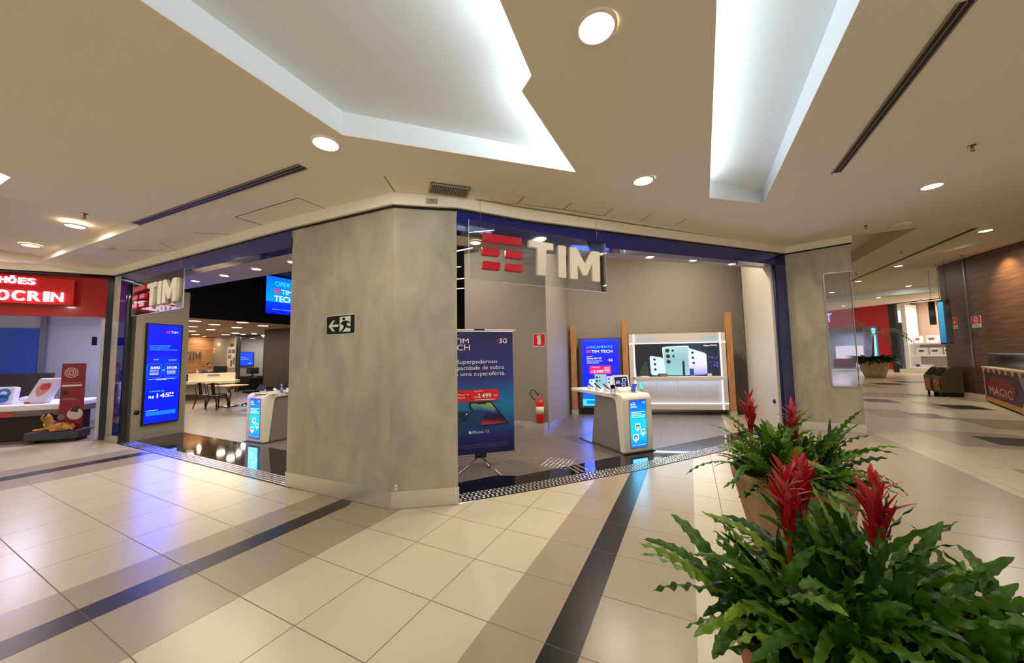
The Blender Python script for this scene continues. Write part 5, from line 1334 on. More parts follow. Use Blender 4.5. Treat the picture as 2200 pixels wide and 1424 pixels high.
Mh = T(0, -.02, 1.26) @ RZ(.5) @ RX(.12)
m = MB(); m.ball((0, 0, 0), .105, SKIN, Mh, .78, .95, 1.12, 14); m.ball((0, -.035, -.055), .065, SKIN, Mh, .85, .9, .9, 10); m.ball((0, -.108, -.01), .016, SKIN, Mh, .8, 1, 1.4, 6)
for s_ in (-1, 1): m.ball((s_*.082, .01, -.01), .022, SKIN, Mh, .4, .8, 1.2, 6); m.ball((s_*.032, -.09, .02), .011, mat('eye', (30, 22, 20), .3), Mh, 1.2, .6, .7, 6); m.box(s_*.032-.018, s_*.032+.018, -.104, -.094, .038, .044, HAIR, Mh)
m.box(-.022, .022, -.101, -.09, -.062, -.055, mat('lips', (120, 70, 60), .5), Mh); hd = m.build('head', t)
m = MB(); m.ball((0, .018, .035), .104, HAIR, Mh, .84, .98, 1.0, 14); m.build('hair', t)
for s_ in (-1, 1):
    m = MB(); m.ball((s_*.19, -.385, .80), .035, SKIN, None, .9, 1.2, .5, 8)
    for k in range(4): m.tube([(s_*.19+(k-1.5)*.018, -.41, .80), (s_*.19+(k-1.5)*.02, -.45-.008*(k in (1, 2)), .80), (s_*.19+(k-1.5)*.02, -.475-.01*(k in (1, 2)), .79)], .008, SKIN, n=6)
    m.tube([(s_*.165, -.37, .80), (s_*.14, -.40, .80), (s_*.135, -.42, .795)], .009, SKIN, n=6); m.build('hand', t)
t = thing('desk_chair', 'dark chair carrying the seated person behind the desk', 'chair', base(Pp, cdir, 0) @ Matrix.Scale(1.13, 4))
m = MB(); m.box(-.24, .24, -.24, .26, .34, .40, K, bev=.02); m.build('seat', t); m = MB(); m.box(-.2, .2, .23, .27, .45, .9, K, bev=.015); m.build('backrest', t); m = MB(); m.cyl((0, 0, 0.001), (0, 0, .34), .03, K); m.lathe([(0, .001), (.26, .001), (.26, .02), (0, .05)], K, n=16); m.build('base', t)

# ------------------------------------------------------------------ mattress shop on the left
on = np.array([OD[1], -OD[0]])*-1   # towards the mall?
if (on@np.array([0, -1])) < 0: on = -on
def ox(px, py, dv=0.0): return onplane(px, py, OC-on*dv, -OD)
REDG = mat('red_gloss', (150, 14, 20), .12, coat=.4); REDS = mat('red_sign', (190, 14, 22), .3)
OR_ = OC; d_o = -OD     # viewer's right along the shop front
f0 = ox(252, 600)[0]; f1 = ox(-40, 560)[0]
t = thing('shop_sign', 'red fascia sign with glowing white letters over the mattress shop', 'sign', frame(OC, d_o, 0))
zT = lambda px, py: ox(px, py)[1]
zb0, zb1 = zT(0, 672), zT(232, 686); zt0, zt1 = zT(0, 556), zT(235, 588); print('fascia z', zb0, zb1, zt0, zt1)
m = MB()
xa, xb = ox(-60, 600)[0], ox(240, 640)[0]
zbm = (zb0+zb1)/2
m.prism([(xa, zbm), (xb, zbm), (xb, ZL(*OC)-.01), (xa, ZL(*(OC-d_o*abs(xa)))-.01)], -.08, 0, REDG); m.build('back_panel', t)
q = [ox(0, 588), ox(168, 604), ox(165, 657), ox(0, 650)]
m = MB(); m.prism([(xa, zb0+ (q[3][1]-zb0)), (q[2][0], q[2][1]), (q[1][0], q[1][1]), (xa, q[0][1])], 0, .10, REDS); m.build('front_panel', t)
GLW = screen('sign_glow', (255, 235, 245), 3.2)
def letters(s, pA, pB, hpx, nm):
    """each letter is a raised glowing piece; pA and pB are the pixels of the line's ends on the baseline"""
    a, b = ox(*pA, -.10), ox(*pB, -.10); top = ox(pB[0], pB[1]-hpx, -.10)[1]; H_ = top-b[1]; n = len(s); wtot = b[0]-a[0]
    adv = {'I': .55, 'M': 1.2}; tot = sum(adv.get(c, 1) for c in s); x = a[0]
    for c in s:
        w_ = adv.get(c, 1)/tot*wtot; m = MB(); m.text(c, 0, 0, 0, H_/.72, GLW, w=w_*(.78 if c != 'I' else .6), depth=.04/(H_/.72), bold=.05)
        yy = a[1]+(b[1]-a[1])*((x-a[0])/wtot); m.build(nm, t, T(x+w_*.08, yy, .115)); x += w_
letters('COLCHÕES', (-92, 600), (78, 612), 13, 'glowing_letter')
letters('ORTOCRIN', (-118, 639), (137, 649), 21, 'glowing_letter')
area_light('sign_light', (*(OC-d_o*1.2+on*.35), zbm+.5), .8, 4, (1, .35, .4), 'RECTANGLE', .3)
# black post
m = MB(); pA_, pB_ = ox(222, 940)[0], ox(250, 600)[0]; xm = (ox(237, 760)[0]); m.box(xm-.10, xm+.10, 0.001, ZL(*OC)-.01, -.12, .02, BLACK, frame(OC, d_o)); struct(m.build('trim_10'), 'black steel post between the mattress shop and the phone shop', 'post')
# interior
VIO = (.62, .62, 1.0)
PALE = mat('pale_wall', (186, 184, 196), .7); SHF = mat('wood_vinyl', (128, 108, 94), .5); noisy(SHF, (1, 8, 1), 3, 4, [(.3, (108, 90, 78)), (.7, (146, 124, 108))])
m = MB(); o0 = OC-on*0; m.prism([tuple(OC-OD*.05), tuple(OC+OD*9), tuple(OC+OD*9-on*7), tuple(OC-OD*.05-on*7)][::-1], -.01, .0025, SHF); struct(m.build('floor_mattress_shop'), 'wood grain floor of the mattress shop', 'floor')
r0 = OC-OD*.02; sdv = -on
wallbox('wall_mattress_side', OC+sdv*3.6+OD*.12, OC+OD*.12+sdv*.05, 0, 3.2, PALE, 'pale bluish side wall of the mattress shop', .08)
bw0 = OC+sdv*3.6+OD*9
wallbox('wall_mattress_back', bw0, OC+sdv*3.6+OD*.1, 0, 3.2, PALE, 'pale back wall of the mattress shop')
m = MB(); m.poly([(*(OC+OD*.0), 3.1), (*(OC+OD*9), 3.1), (*(OC+OD*9+sdv*3.7), 3.1), (*(OC+sdv*3.7), 3.1)], WHITEM); struct(m.build('ceiling_mattress_shop'), 'white ceiling of the mattress shop', 'ceiling')
for k in (.6, 2.0, 3.6): area_light('lamp_and_fill_light', (*(OC+OD*k+sdv*1.6), 3.05), .5, 75, VIO)
# doorway in the side wall: back room's blue light put in as colour
bkd = -OD
qd = [onplane(5, 675, OC+sdv*3.58, bkd), onplane(106, 680, OC+sdv*3.58, bkd)]
m = MB(); Mb = frame(OC+sdv*3.57, bkd)
bl = mat('painted_blue_light', (54, 92, 190), .7)
m.box(qd[0][0]-.6, qd[1][0]-.12, 0, onplane(50, 705, OC+sdv*3.58, bkd)[1], 0, .03, bl, Mb); struct(m.build('door_1'), 'door opening at the back of the mattress shop, its blue light painted as colour', 'door')
m = MB(); m.box(qd[1][0]-.12, qd[1][0], 0, 3.1, 0, .06, mat('door_frame_grey', (120, 118, 140), .5), Mb); struct(m.build('trim_11'), 'grey upright door frame in the mattress shop', 'door frame')
# bed
def oxz(px, py, v): P = OC-on*v; return onplane(px, py, P, d_o)
vb = .55
e1 = oxz(125, 880, vb); e0 = oxz(0, 890, vb); zm0, zm1 = oxz(60, 900, vb)[1], oxz(60, 880, vb)[1]; print('bed', e0, e1, zm0, zm1)
X1 = oxz(126, 870, vb)[0]
t = thing('bed', 'boxspring bed with a white mattress in the mattress shop window', 'bed', frame(OC-on*vb, d_o, 0))
MW = mat('mattress_white', (226, 222, 230), .7); BBR = mat('bed_brown', (46, 34, 32), .7); GFB = mat('bed_grey', (110, 98, 88), .7)
z_top, z_mid, z_low = oxz(100, 868, vb)[1], oxz(100, 881, vb)[1], oxz(100, 893, vb)[1]; print('bed z', z_top, z_mid, z_low)
m = MB(); m.box(X1-2.6, X1, z_mid, z_top, -1.5, 0, MW, bev=.03); m.build('mattress', t)
m = MB(); m.box(X1-2.6, X1-.01, z_low, z_mid, -1.5, -.01, GFB, bev=.02); m.build('boxspring', t)
m = MB(); m.box(X1-2.6, X1-.2, .003, z_low, -1.4, -.15, BBR, bev=.02); m.build('base', t)
zh = oxz(60, 802, vb+1.5)[1]; xh = oxz(110, 810, vb+1.5)[0]
m = MB(); m.box(xh-2.6, xh, .05, zh, -1.62, -1.52, BBR, bev=.02); m.build('headboard', t)
m = MB(); q = oxz(12, 893, vb); m.disc(q[0], q[1], .004, .12, mat('red_patch', (200, 50, 40), .5), sx=1.0, n=20); m.v = [(x, q[1]+(y-q[1])*.3, z+.002) for x, y, z in m.v]; m.build('fabric_label', t)
# packages on the bed
def pack(px0, px1, pyb, pyt, v, lean, name, label, pic):
    a, b = oxz(px0, pyb, vb+v), oxz(px1, pyb, vb+v); h = oxz(px0, pyt, vb+v)[1]-a[1]; w_ = b[0]-a[0]
    t = thing(name, label, 'pillow pack', frame(OC-on*(vb+v), d_o, 0) @ T(a[0], z_top+.004, 0) @ RX(-.15) @ Matrix.Shear('XZ', 4, (0, 0)))
    L = Matrix(((1, lean, 0, 0), (0, 1, 0, 0), (0, 0, 1, 0), (0, 0, 0, 1)))
    m = MB(); m.box(0, w_, 0, h, -.16, 0, mat('pack_white', (214, 212, 226), .35), L, bev=.03); m.build('pack', t)
    m = MB(); pic(m, w_, h, .003, L); m.build('print', t)
def pic1(m, W, H, z, L):
    m.poly([(W*(.5+.32*math.cos(a)), H*(.58+.26*math.sin(a)*(1+.2*math.sin(3*a))), z) for a in [k*PI/10 for k in range(20)]], mat('print_skin', (206, 140, 140), .5), L); m.poly([(W*(.55+.22*math.cos(a)), H*(.66+.14*math.sin(a)), z+.001) for a in [k*PI/10 for k in range(20)]], mat('print_rose', (190, 60, 90), .5), L)
    m.rect(W*.04, W*.3, H*.02, H*.07, z, mat('print_crimson', (180, 30, 60), .5), L)
def pic2(m, W, H, z, L):
    b_ = mat('print_azure', (50, 110, 200), .5); m.disc(W*.62, H*.62, z, W*.26, b_, L, r0=W*.13); m.disc(W*.6, H*.33, z, W*.24, b_, L)
pack(48, 96, 866, 811, .25, .32, 'pillow_box', 'tilted white pillow box with a pink picture on the bed', pic1)
pack(-34, 26, 863, 824, .35, .0, 'pillow_pack', 'white pillow pack with a blue swirl at the left edge', pic2)
m = MB(); q = oxz(30, 858, vb+.6); m.ball((0, 0, 0), .2, MW, None, 1.4, .35, .6, 10); o = m.build('pillow', None, frame(OC-on*(vb+.75), d_o) @ T(q[0]+.25, z_top+.08, 0)); tag(o, 'plain white pillow lying behind the pillow packs', 'pillow')
# red roll-up board
qv = .35; bb = [oxz(134, 776, qv), oxz(183, 776, qv), oxz(176, 925, qv), oxz(124, 925, qv)]
xl, xr = (bb[0][0]+bb[3][0])/2, (bb[1][0]+bb[2][0])/2; zt = bb[0][1]; W = xr-xl; H = zt-.25
DR = mat('board_red', (124, 22, 26), .5); BGE = mat('print_beige', (196, 176, 168), .5)
t = thing('display_board', 'tall dark red advertising board with spiral emblem beside the bed', 'display board', frame(OC-on*qv+d_o*xl, d_o, .2))
m = MB(); m.box(0, W, 0, H, -.03, 0, DR); m.build('board', t)
m = MB(); m.box(-.02, W+.02, -.197, 0, -.15, .10, BLACK); m.build('foot', t)
m = MB(); z = .002
for k, r_ in enumerate((.30, .26, .21, .17, .12, .07)): m.disc(W*.42, H*.86, z+.001*k, W*r_, BGE if k % 2 == 0 else DR, n=28)
m.text('CONHEÇA O QUE TEM', W*.06, H*.70, z, H*.02, BGE, w=W*.8); m.rect(W*.05, W*.9, H*.655, H*.68, z, mat('sign_white'))
m.disc(W*.2, H*.56, z, W*.15, mat('print_shadow', (40, 24, 30), .5)); tinyline(m, W*.2, H*.47, z, W*.4, H*.008, BGE); tinyline(m, W*.05, H*.455, z, W*.7, H*.005, BGE, 4)
m.disc(W*.68, H*.24, z, W*.34, BGE, n=28); m.disc(W*.1, H*.2, z, W*.16, mat('print_mauve', (130, 100, 120), .5), n=20); m.poly([(W*.45, H*.28, z+.001), (W*.6, H*.34, z+.001), (W*.85, H*.36, z+.001), (W*.8, H*.26, z+.001)], mat('print_shadow')); m.build('print', t)
# ottoman bench
bq = [F(40, 950), F(120, 955), F(178, 940)]; P = F(110, 948); xo0, xo1 = oxz(42, 945, .05)[0], oxz(160, 945, .05)[0]
t = thing('ottoman_bench', 'low dark grey upholstered bench below the bed', 'bench', frame(OC-on*.12, d_o, 0))
zo = oxz(100, 928, .12)[1]; DG = mat('ottoman_grey', (58, 56, 62), .55)
xo1 = min(oxz(180, 940, .3)[0], xm-.14)
m = MB(); m.box(xo0, xo1, .05, max(zo, .2), -.38, 0, DG, bev=.02); m.build('cushion', t)
for x in (xo0+.1, xo1-.1): m = MB(); m.box(x-.03, x+.03, .003, .05, -.3, -.06, BLACK); m.build('leg', t)
# toy dog on the bench
zo = max(zo, .2)
q = oxz(100, 925, .3); kx = 1.0
t = thing('toy_dog', 'lying golden and black toy dog with raised head on the dark bench', 'toy dog', frame(OC-on*.30, d_o, zo) @ T(q[0]+.03, 0, 0) @ RY(-.35))
GOLD = mat('dog_gold', (200, 146, 72), .8); noisy(GOLD, (1, 1, 1), 6, 3, [(.4, (206, 150, 74)), (.75, (120, 80, 40))])
DBK = mat('dog_black', (34, 24, 20), .8)
dj = [(.34, .075, -.02, .07), (.22, .085, 0, .085), (.10, .10, 0, .09), (.03, .15, .01, .065), (.0, .22, .02, .065), (-.015, .29, .03, .105), (-.10, .27, .04, .062),
      (.02, .06, .075, .035), (-.08, .026, .085, .026), (-.21, .024, .085, .024), (.02, .06, -.05, .035), (-.08, .026, -.05, .026), (-.19, .024, -.05, .024), (.34, .05, .08, .05), (.24, .03, .11, .028), (.14, .024, .11, .022), (.42, .05, 0, .024), (.50, .024, .03, .016)]
dE = [(0, 1), (1, 2), (2, 3), (3, 4), (4, 5), (5, 6), (2, 7), (7, 8), (8, 9), (2, 10), (10, 11), (11, 12), (0, 13), (13, 14), (14, 15), (0, 16), (16, 17)]
skin('body', dj, dE, GOLD, 1, t)
for s_ in (-1, 1):
    m = MB(); a = Vector((.0, .33, .03+s_*.04)); m.add([(-.02, .35, .03+s_*.02), (.03, .345, .03+s_*.025), (.035, .29, .03+s_*.085), (-.005, .28, .03+s_*.085), (.02, .375, .03+s_*.05)], [(0, 1, 4), (1, 2, 4), (2, 3, 4), (3, 0, 4), (3, 2, 1, 0)], DBK); m.build('ear', t)
    m = MB(); m.ball((-.070, .315, .035+s_*.036), .009, DBK, n=6); m.build('eye', t)
m = MB(); m.ball((-.122, .272, .042), .014, DBK, n=6); m.build('nose', t)
m = MB(); m.ball((.16, .15, .0), .08, DBK, None, 1.5, .42, .9, 10); m.build('black_saddle', t)
m = MB(); m.ball((-.02, .135, .03), .05, mat('dog_cream', (220, 190, 150), .8), None, .6, 1.1, .9, 8); m.build('white_chest', t)
P_ = oxz(149, 915, .3); t = thing('toy_dog', 'curled tan toy puppy behind the lying dog on the bench', 'toy dog', frame(OC-on*.28, d_o, zo) @ T(P_[0], 0, 0))
m = MB(); m.ball((0, .05, 0), .07, GOLD, None, 1.5, .75, 1, 10); m.ball((-.10, .04, .03), .04, GOLD, n=8); m.ball((.05, .09, .0), .035, GOLD, n=8); m.build('body', t)
m = MB(); m.tube([(.08, .03, .04), (.0, .015, .09), (-.08, .015, .07)], .012, mat('dog_cream', (220, 190, 150), .8), n=6); m.build('tail', t)
# notice and extinguisher
a_, b_ = OC+sdv*3.6+OD*.12, OC+OD*.12+sdv*.05; dW = (b_-a_)/np.linalg.norm(b_-a_)
def dno(m, W, H, z): m.rect(W*.15, W*.45, H*.2, H*.8, z, SW); m.rect(W*.55, W*.85, H*.3, H*.7, z, SW)
wallplate('wall_notice', 'small dark notice on the pale side wall of the mattress shop', a_, dW, ((199, 724), (210, 723), (208, 741), (197, 742)), mat('notice_dark', (20, 30, 50), .5), dno)

# ------------------------------------------------------------------ the mall passage on the right
WQ = np.array([14.77, 11.18]); 
wA = F(2030, 847); wB_ = WQ
wdv = -E1
wA = WQ+E1*float((wA-WQ)@E1)
WD = mat('walnut_panelling', (92, 62, 42), .4); noisy(WD, (1, 1, 14), 1.3, 6, [(.25, (78, 53, 38)), (.5, (100, 70, 50)), (.75, (122, 86, 60))], 0, .3)
# extra reading: lit side of the wood
wallbox('wall_wood_right', wA, WQ-E1*14, .16, 5.2, WD, 'walnut panelled wall along the right side of the passage', .3)
m = MB(); m.box(0, 17, .003, .16, -.02, .0, PLASTER, frame(wA+np.array([-E1[1], E1[0]])*0+E2*-.01, -E1)); struct(m.build('baseboard_wood_right'), 'pale skirting under the walnut panelling', 'baseboard')
def wx(px, py): return onplane(px, py, wA, -E1)
jx = (wx(2071, 580)[0]+wx(2100, 840)[0])/2
m = MB(); m.box(jx-.03, jx+.03, .16, 4.7, 0, .02, fr_, frame(wA-E2*.002, -E1)); struct(m.build('trim_12'), 'vertical metal joint in the walnut panelling', 'trim')
def sg_(m, W, H, z):
    m.rect(W*.04, W*.96, H*.30, H*.97, z, mat('safety_red')); m.disc(W*.5, H*.62, z+.001, W*.26, SW, r0=W*.18, n=20); m.rect(W*.38, W*.62, H*.57, H*.67, z+.001, SW); m.rect(W*.15, W*.85, H*.08, H*.20, z, mat('sign_grey', (170, 160, 140), .5))
wallplate('safety_sign', 'red and white safety sign right of the metal joint', wA, -E1, ((2087, 679), (2107, 678), (2109, 703), (2088, 704)), SW, sg_)
wallplate('safety_sign', 'narrow red and white safety sign left of the metal joint', wA, -E1, ((2047, 683), (2056, 682), (2058, 706), (2048, 707)), SW, sg_)
P = F(2155, 560, 4.2); sp_ = bpy.data.lights.new('wall_washer', 'SPOT'); sp_.energy = 170; sp_.color = (1, .72, .38); sp_.spot_size = 1.5; sp_.spot_blend = 1; so = bpy.data.objects.new('wall_washer', sp_); COL.objects.link(so)
q = wx(2165, 560); Pw = wA-E1*q[0]-E2*.5; so.location = (Pw[0], Pw[1], ZC(*Pw)-.05); so.rotation_euler = Vector((E2[0]*.45, E2[1]*.45, -1)).to_track_quat('-Z', 'Y').to_euler()
area_light('lamp_and_fill_light', (*(wA-E1*4-E2*1.2), ZC(*(wA-E1*4-E2*1.2))-.02), .3, 60, WARM)  # added fill light for the passage beside the walnut wall, no fitting

# far storefront
FA, FB = np.array([26.87, 28.04]), np.array([28.39, 23.05]); fd = (FB-FA)/np.linalg.norm(FB-FA)
def fxp(px, py, v=0.0): return onplane(px, py, FA+np.array([fd[1], -fd[0]])*v, fd)
MF = frame(FA, fd)
REDW = mat('store_red', (188, 16, 26), .45)
zt = fxp(1870, 655)[1]
m = MB(); xl, xr = fxp(1700, 700)[0], fxp(1912, 700)[0]
zo_ = fxp(1870, 701)[1]; xo_ = fxp(1888, 750)[0]
m.box(xl, xr, zo_, zt, -.2, 0, REDW, MF); m.box(xo_, xr, .2, zo_, -.2, 0, REDW, MF); m.box(xo_, xr, 0, .2, -.2, .02, PLASTER, MF); struct(m.build('wall_far_red'), 'red storefront wall at the far end of the passage', 'wall')
m = MB(); m.text('IT', fxp(1772, 690)[0], fxp(1780, 692)[1], .06, 1.05, screen('violet_letter', (190, 150, 255), 1.2), MF, w=fxp(1787, 690)[0]-fxp(1772, 690)[0], bold=.03, depth=.05)
tag(m.build('storefront_letters'), 'glowing violet letters on the far red storefront, seen through the glass panel', 'letters')
m = MB(); m.box(fxp(1912, 700)[0], fxp(1926, 700)[0], 0, zt, -.25, .05, BLACK, MF); struct(m.build('trim_13'), 'black post between the red storefront and the white product store', 'post')
# interior of the red store
m = MB(); PK = mat('store_grey', (108, 116, 128), .6)
m.box(xl, xr+.3, 0, zo_+.3, -3.2, -3.0, PK, MF); struct(m.build('wall_red_store_back'), 'grey back wall inside the red store', 'wall')
WS_ = mat('store_white', (212, 208, 206), .5)
xg = fxp(1835, 760)[0]; xh = fxp(1865, 760)[0]
m = MB(); m.box(xh-.0, fxp(1889, 760)[0], .2, zo_, -1.5, -1.3, WS_, MF); struct(m.build('wall_red_store_panel'), 'white wall panel inside the red store entrance', 'wall')
VI = mat('store_violet', (150, 150, 206), .5); m = MB(); m.box(xg, xh, .6, zo_, -1.4, -1.3, VI, MF); m.build('x') if False else None; tag(m.build('store_poster'), 'violet poster panel inside the red store', 'poster')
m = MB(); m.box(xg+.55, xg+.75, .7, zo_-.1, -1.29, -1.25, screen('cyan_tube', (120, 230, 255), 2), MF); tag(m.build('neon_tube'), 'vertical cyan light tube inside the red store', 'light tube')
x = fxp(1782, 770)[0]; m = MB(); m.box(x, x+1.6, .3, 2.0, -1.4, -.8, screen('lit_counter', (230, 215, 225), .8), MF, bev=.05); tag(m.build('lit_counter'), 'pale lit counter in the red store seen through the glass panel', 'counter')
m = MB(); x = fxp(1797, 780)[0]; m.box(x, fxp(1830, 780)[0], .25, fxp(1800, 770)[1], -.6, .4, mat('plum_sofa', (110, 20, 70), .7), MF, bev=.1); tag(m.build('plum_bench'), 'plum red bench in front of the far red store', 'bench')
area_light('store_light', (*(FA-fd*1.5-np.array([fd[1], -fd[0]])*1.2), zo_-.2), 1.5, 120, (.9, .85, 1))
# white product store
xw0 = fxp(1926, 700)[0]; xw1 = xw0+7.5
m = MB(); m.box(xw0, xw1, zt-.12, zt, -.2, .0, BLACK, MF); m.box(xw0, xw1, 0.0, .25, -.2, .1, PLASTER, MF); struct(m.build('trim_14'), 'black head beam and pale sill of the white product store', 'trim')
m = MB(); m.box(xw0, xw1, 0, zt+.5, -1.9, -1.8, mat('store_beige', (186, 162, 142), .6), MF); struct(m.build('wall_product_store'), 'beige back wall of the white product store', 'wall')
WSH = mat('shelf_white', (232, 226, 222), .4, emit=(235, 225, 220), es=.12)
t = thing('product_shelving', 'white illuminated shelving with boxed goods at the far store', 'shelving', MF)
s0 = fxp(1936, 760)[0]
m = MB(); m.box(xw0+.35, s0-.0, .3, fxp(1930, 655)[1], -1.7, -.4, WSH); m.build('side_panel', t)
shs = [fxp(1980, p)[1] for p in (738, 764, 790)]
for zz_ in shs: m = MB(); m.box(s0, xw1-1, zz_-.05, zz_+.05, -1.8, -.5, WSH); m.build('shelf', t)
m = MB(); m.box(s0, xw1-1, .3, shs[2]+.6, -1.85, -1.8, WSH); m.box(s0, xw1-1, .26, .34, -1.8, -.4, WSH); m.build('lower_back', t)
names_ = iter(['left box on the top shelf', 'wide middle box on the top shelf', 'right box on the top shelf', 'left box on the middle shelf', 'wide middle box on the middle shelf', 'right box on the middle shelf'])
for r_, zz_ in enumerate(shs[:2]):
    for k, (pa, pb_) in enumerate(((1948, 1962), (1973, 1997), (2001, 2020)) if r_ == 0 else ((1950, 1972), (1978, 2002), (2009, 2022))):
        xa_, xb_ = fxp(pa, 740)[0], fxp(pb_, 740)[0]
        t = thing('product_box', 'white '+next(names_)+' of the far product store', 'box', MF @ T(xa_, zz_+.052, -.9), 'white boxes on the far shelves')
        m = MB(); m.box(0, xb_-xa_, 0, .5, -.3, 0, WSH, bev=.03); m.build('box', t); m = MB(); m.rect((xb_-xa_)*.25, (xb_-xa_)*.75, .2, .34, .004, mat('print_brown', (130, 100, 80), .5)); m.build('print', t)
for k, x_ in enumerate((1960, 1968, 1977, 1984)):
    xa_ = fxp(x_, 790)[0]; m = MB(); m.lathe([(0, 0), (.12, 0), (.16, .08), (.14, .16), (0, .16)], WSH if k else mat('dark_bowl', (50, 44, 44), .5), n=14)
    o = m.build('small_bowl', None, MF @ T(xa_, shs[2]+.052, -.8) @ RX(-PI/2)); tag(o, ('dark', 'leftmost white', 'middle white', 'rightmost white')[k]+' bowl on the lowest shelf of the far store', 'bowl', 'bowls on the far shelf')
area_light('store_light', (*(FA+fd*(xw0+3)-np.array([fd[1], -fd[0]])*.9), zt-.2), 2.5, 260, (1, .93, .86))
# ceiling drop band near the far stores
m = MB(); p0, p1 = F(1700, 647, 4.6), F(2020, 617, 4.6); 
m.prism([tuple(p0), tuple(p1), tuple(p1+np.array([.3, .5])), tuple(p0+np.array([.3, .5]))], 4.42, 5.0, COVEW); struct(m.build('trim_15'), 'pale dropped ceiling band in front of the far stores', 'trim')
# closing walls of the passage
wallbox('wall_passage_end', (16, 37), FA-fd*4, 0, 5.2, WS_, 'pale wall closing the passage beyond the pillar')
m = MB(); m.box(xw1-.2, xw1, 0, 5.2, -2, 8, PLASTER, MF); struct(m.build('wall_passage_return'), 'pale return wall beyond the product store', 'wall')

# hanging screens by the wood wall
def totem(px0, px1, pyt, pyb, dist, label, disp):
    P = F(2030, 842); d = ray((px0+px1)/2, 760); s = dist/math.hypot(d[0], d[1]); P = np.array([d[0]*s, d[1]*s]); dr_ = np.array([d[1], -d[0]]); dr_ /= np.linalg.norm(dr_)
    a, b = onplane(px0, pyt, P, dr_), onplane(px1, pyb, P, dr_); M = frame(P+dr_*a[0], dr_, b[1]); W, H = b[0]-a[0], a[1]-b[1]
    t = thing('hanging_screen', label, 'screen', M)
    m = MB(); m.box(0, W, 0, H, -.12, 0, BLACK, bev=.02); m.build('housing', t)
    m = MB(); m.box(W*.08, W*.92, H*.03, H*.97, 0.001, .006, disp); m.build('display', t)
    m = MB(); m.cyl((W/2, H, -.06), (W/2, ZC(*P)-b[1], -.06), .005, BLACK, n=8); m.build('hanging_rod', t)
SC_ = gradient('advert_picture', [(0, (20, 120, 190)), (.4, (90, 190, 220)), (.45, (30, 30, 34)), (.7, (70, 90, 60)), (.72, (220, 210, 190)), (1, (40, 34, 30))], 1, 0, 4, .8, wave=.2)
totem(1993, 2013, 648, 697, 20.5, 'small black hanging screen in front of the product store', mat('dark_glass', (16, 12, 14), .1))
totem(2012, 2036, 646, 739, 19.2, 'tall hanging advert screen next to the walnut wall', SC_)
totem(2029, 2050, 643, 738, 18.6, 'tall black hanging screen seen from behind against the walnut wall', mat('dark_glass'))

# litter bins
LB0, LB1, LB2 = F(1990, 846), F(2030, 853), F(2068, 853)
bdv = (LB1-LB0)/np.linalg.norm(LB1-LB0); WL = float(np.linalg.norm(LB1-LB0))*.95; hB = UP(2010, 787, LB0)
BIN = mat('bin_bronze', (92, 80, 64), .4, .3); ORG = mat('bin_orange', (205, 96, 38), .5)
def bin_(off, label):
    t = thing('litter_bin', label, 'litter bin', base(LB0+bdv*off*WL/2, bdv, 0), 'pair of litter bins'); w_ = WL/2-.03; h = hB; dp = .5
    m = MB(); v = [(x, y, z) for x in (0, w_) for y, z in ((0, .14), (dp, .14), (dp, h), (.22, h), (-.03, h*.68))]
    n = 5; m.add(v, [(4, 3, 2, 1, 0), (5, 6, 7, 8, 9)]+[(i, (i+1) % n, n+(i+1) % n, n+i) for i in range(n)], BIN); m.build('body', t)
    m = MB(); m.add([(w_*a, y, z) for a, y, z in ((.12, .0, h*.72-.002), (.88, .0, h*.72-.002), (.88, .19, h*.97), (.12, .19, h*.97))], [(0, 1, 2, 3)], mat('bin_hole', (8, 7, 6), .9)); m.v = [(x, y-.03, z+.01) for x, y, z in m.v]; m.build('opening', t)
    m = MB(); m.add([(w_*.15, -.025, h*.22), (w_*.85, -.025, h*.22), (w_*.85, -.036, h*.60), (w_*.15, -.036, h*.60)], [(0, 1, 2, 3)], ORG)
    m.disc(w_*.5, h*.45, 0, w_*.2, mat('bin_print', (230, 150, 90), .5), M=T(0, -.042, 0) @ Matrix(((1, 0, 0, 0), (0, 0, 1, 0), (0, 1, 0, 0), (0, 0, 0, 1))), r0=w_*.12); m.build('label_panel', t)
    for x in (.06, w_-.06):
        m = MB(); m.cyl((x, .05, 0.002), (x, .05, .14), .03, BLACK, n=8); m.build('foot', t)
    m = MB(); m.box(.0, w_, dp-.3, dp-.02, .002, .14, BLACK); m.build('rear_plinth', t)
bin_(0, 'bronze litter bin with orange label on the left, nearer the far store'); bin_(1, 'bronze litter bin with orange label on the right, nearer the walnut wall')

# carnival cart
m0, m1 = F(2119, 862), F(2198, 893); mdv = (m1-m0)/np.linalg.norm(m1-m0); WM = float(np.linalg.norm(m1-m0))*1.5; hM = UP(2110, 790, m0); print('cart', m0, m1, WM, hM)
t = thing('candy_cart', 'striped purple and red carnival cart lettered magic at the right edge', 'cart', base(m0, mdv, 0))
PUR = mat('cart_purple', (70, 24, 70), .5); CRD = mat('cart_red', (140, 24, 30), .5); CCR = mat('cart_cream', (226, 206, 170), .5); CYL = mat('cart_yellow', (214, 150, 40), .5)
W = WM*.66
m = MB(); m.box(0, WM, .0, .8, .04, hM, PUR); m.build('body', t)
m = MB(); z = .003; MC = Matrix.Rotation(PI/2, 4, 'X')
m.rect(0, WM, .05, hM*.18, z, CYL, MC); m.poly([(W*(.5+.42*math.cos(a)), hM*(.52+.30*math.sin(a)), z+.001) for a in [k*PI/12 for k in range(24)]], CRD, MC)
m.rect(0, W*.05, hM*.05, hM, z+.001, CCR, MC); m.rect(W*.02, W*.035, hM*.05, hM, z+.002, CRD, MC)
for k in range(10): m.poly([(W*(1.0+.028*k-.004*(k % 2)), hM*.97, z+.002), (W*(1.0+.028*(k+1)), hM*.97, z+.002), (W*(1.12), hM*.5, z+.002)], CCR if k % 2 == 0 else CRD, MC)
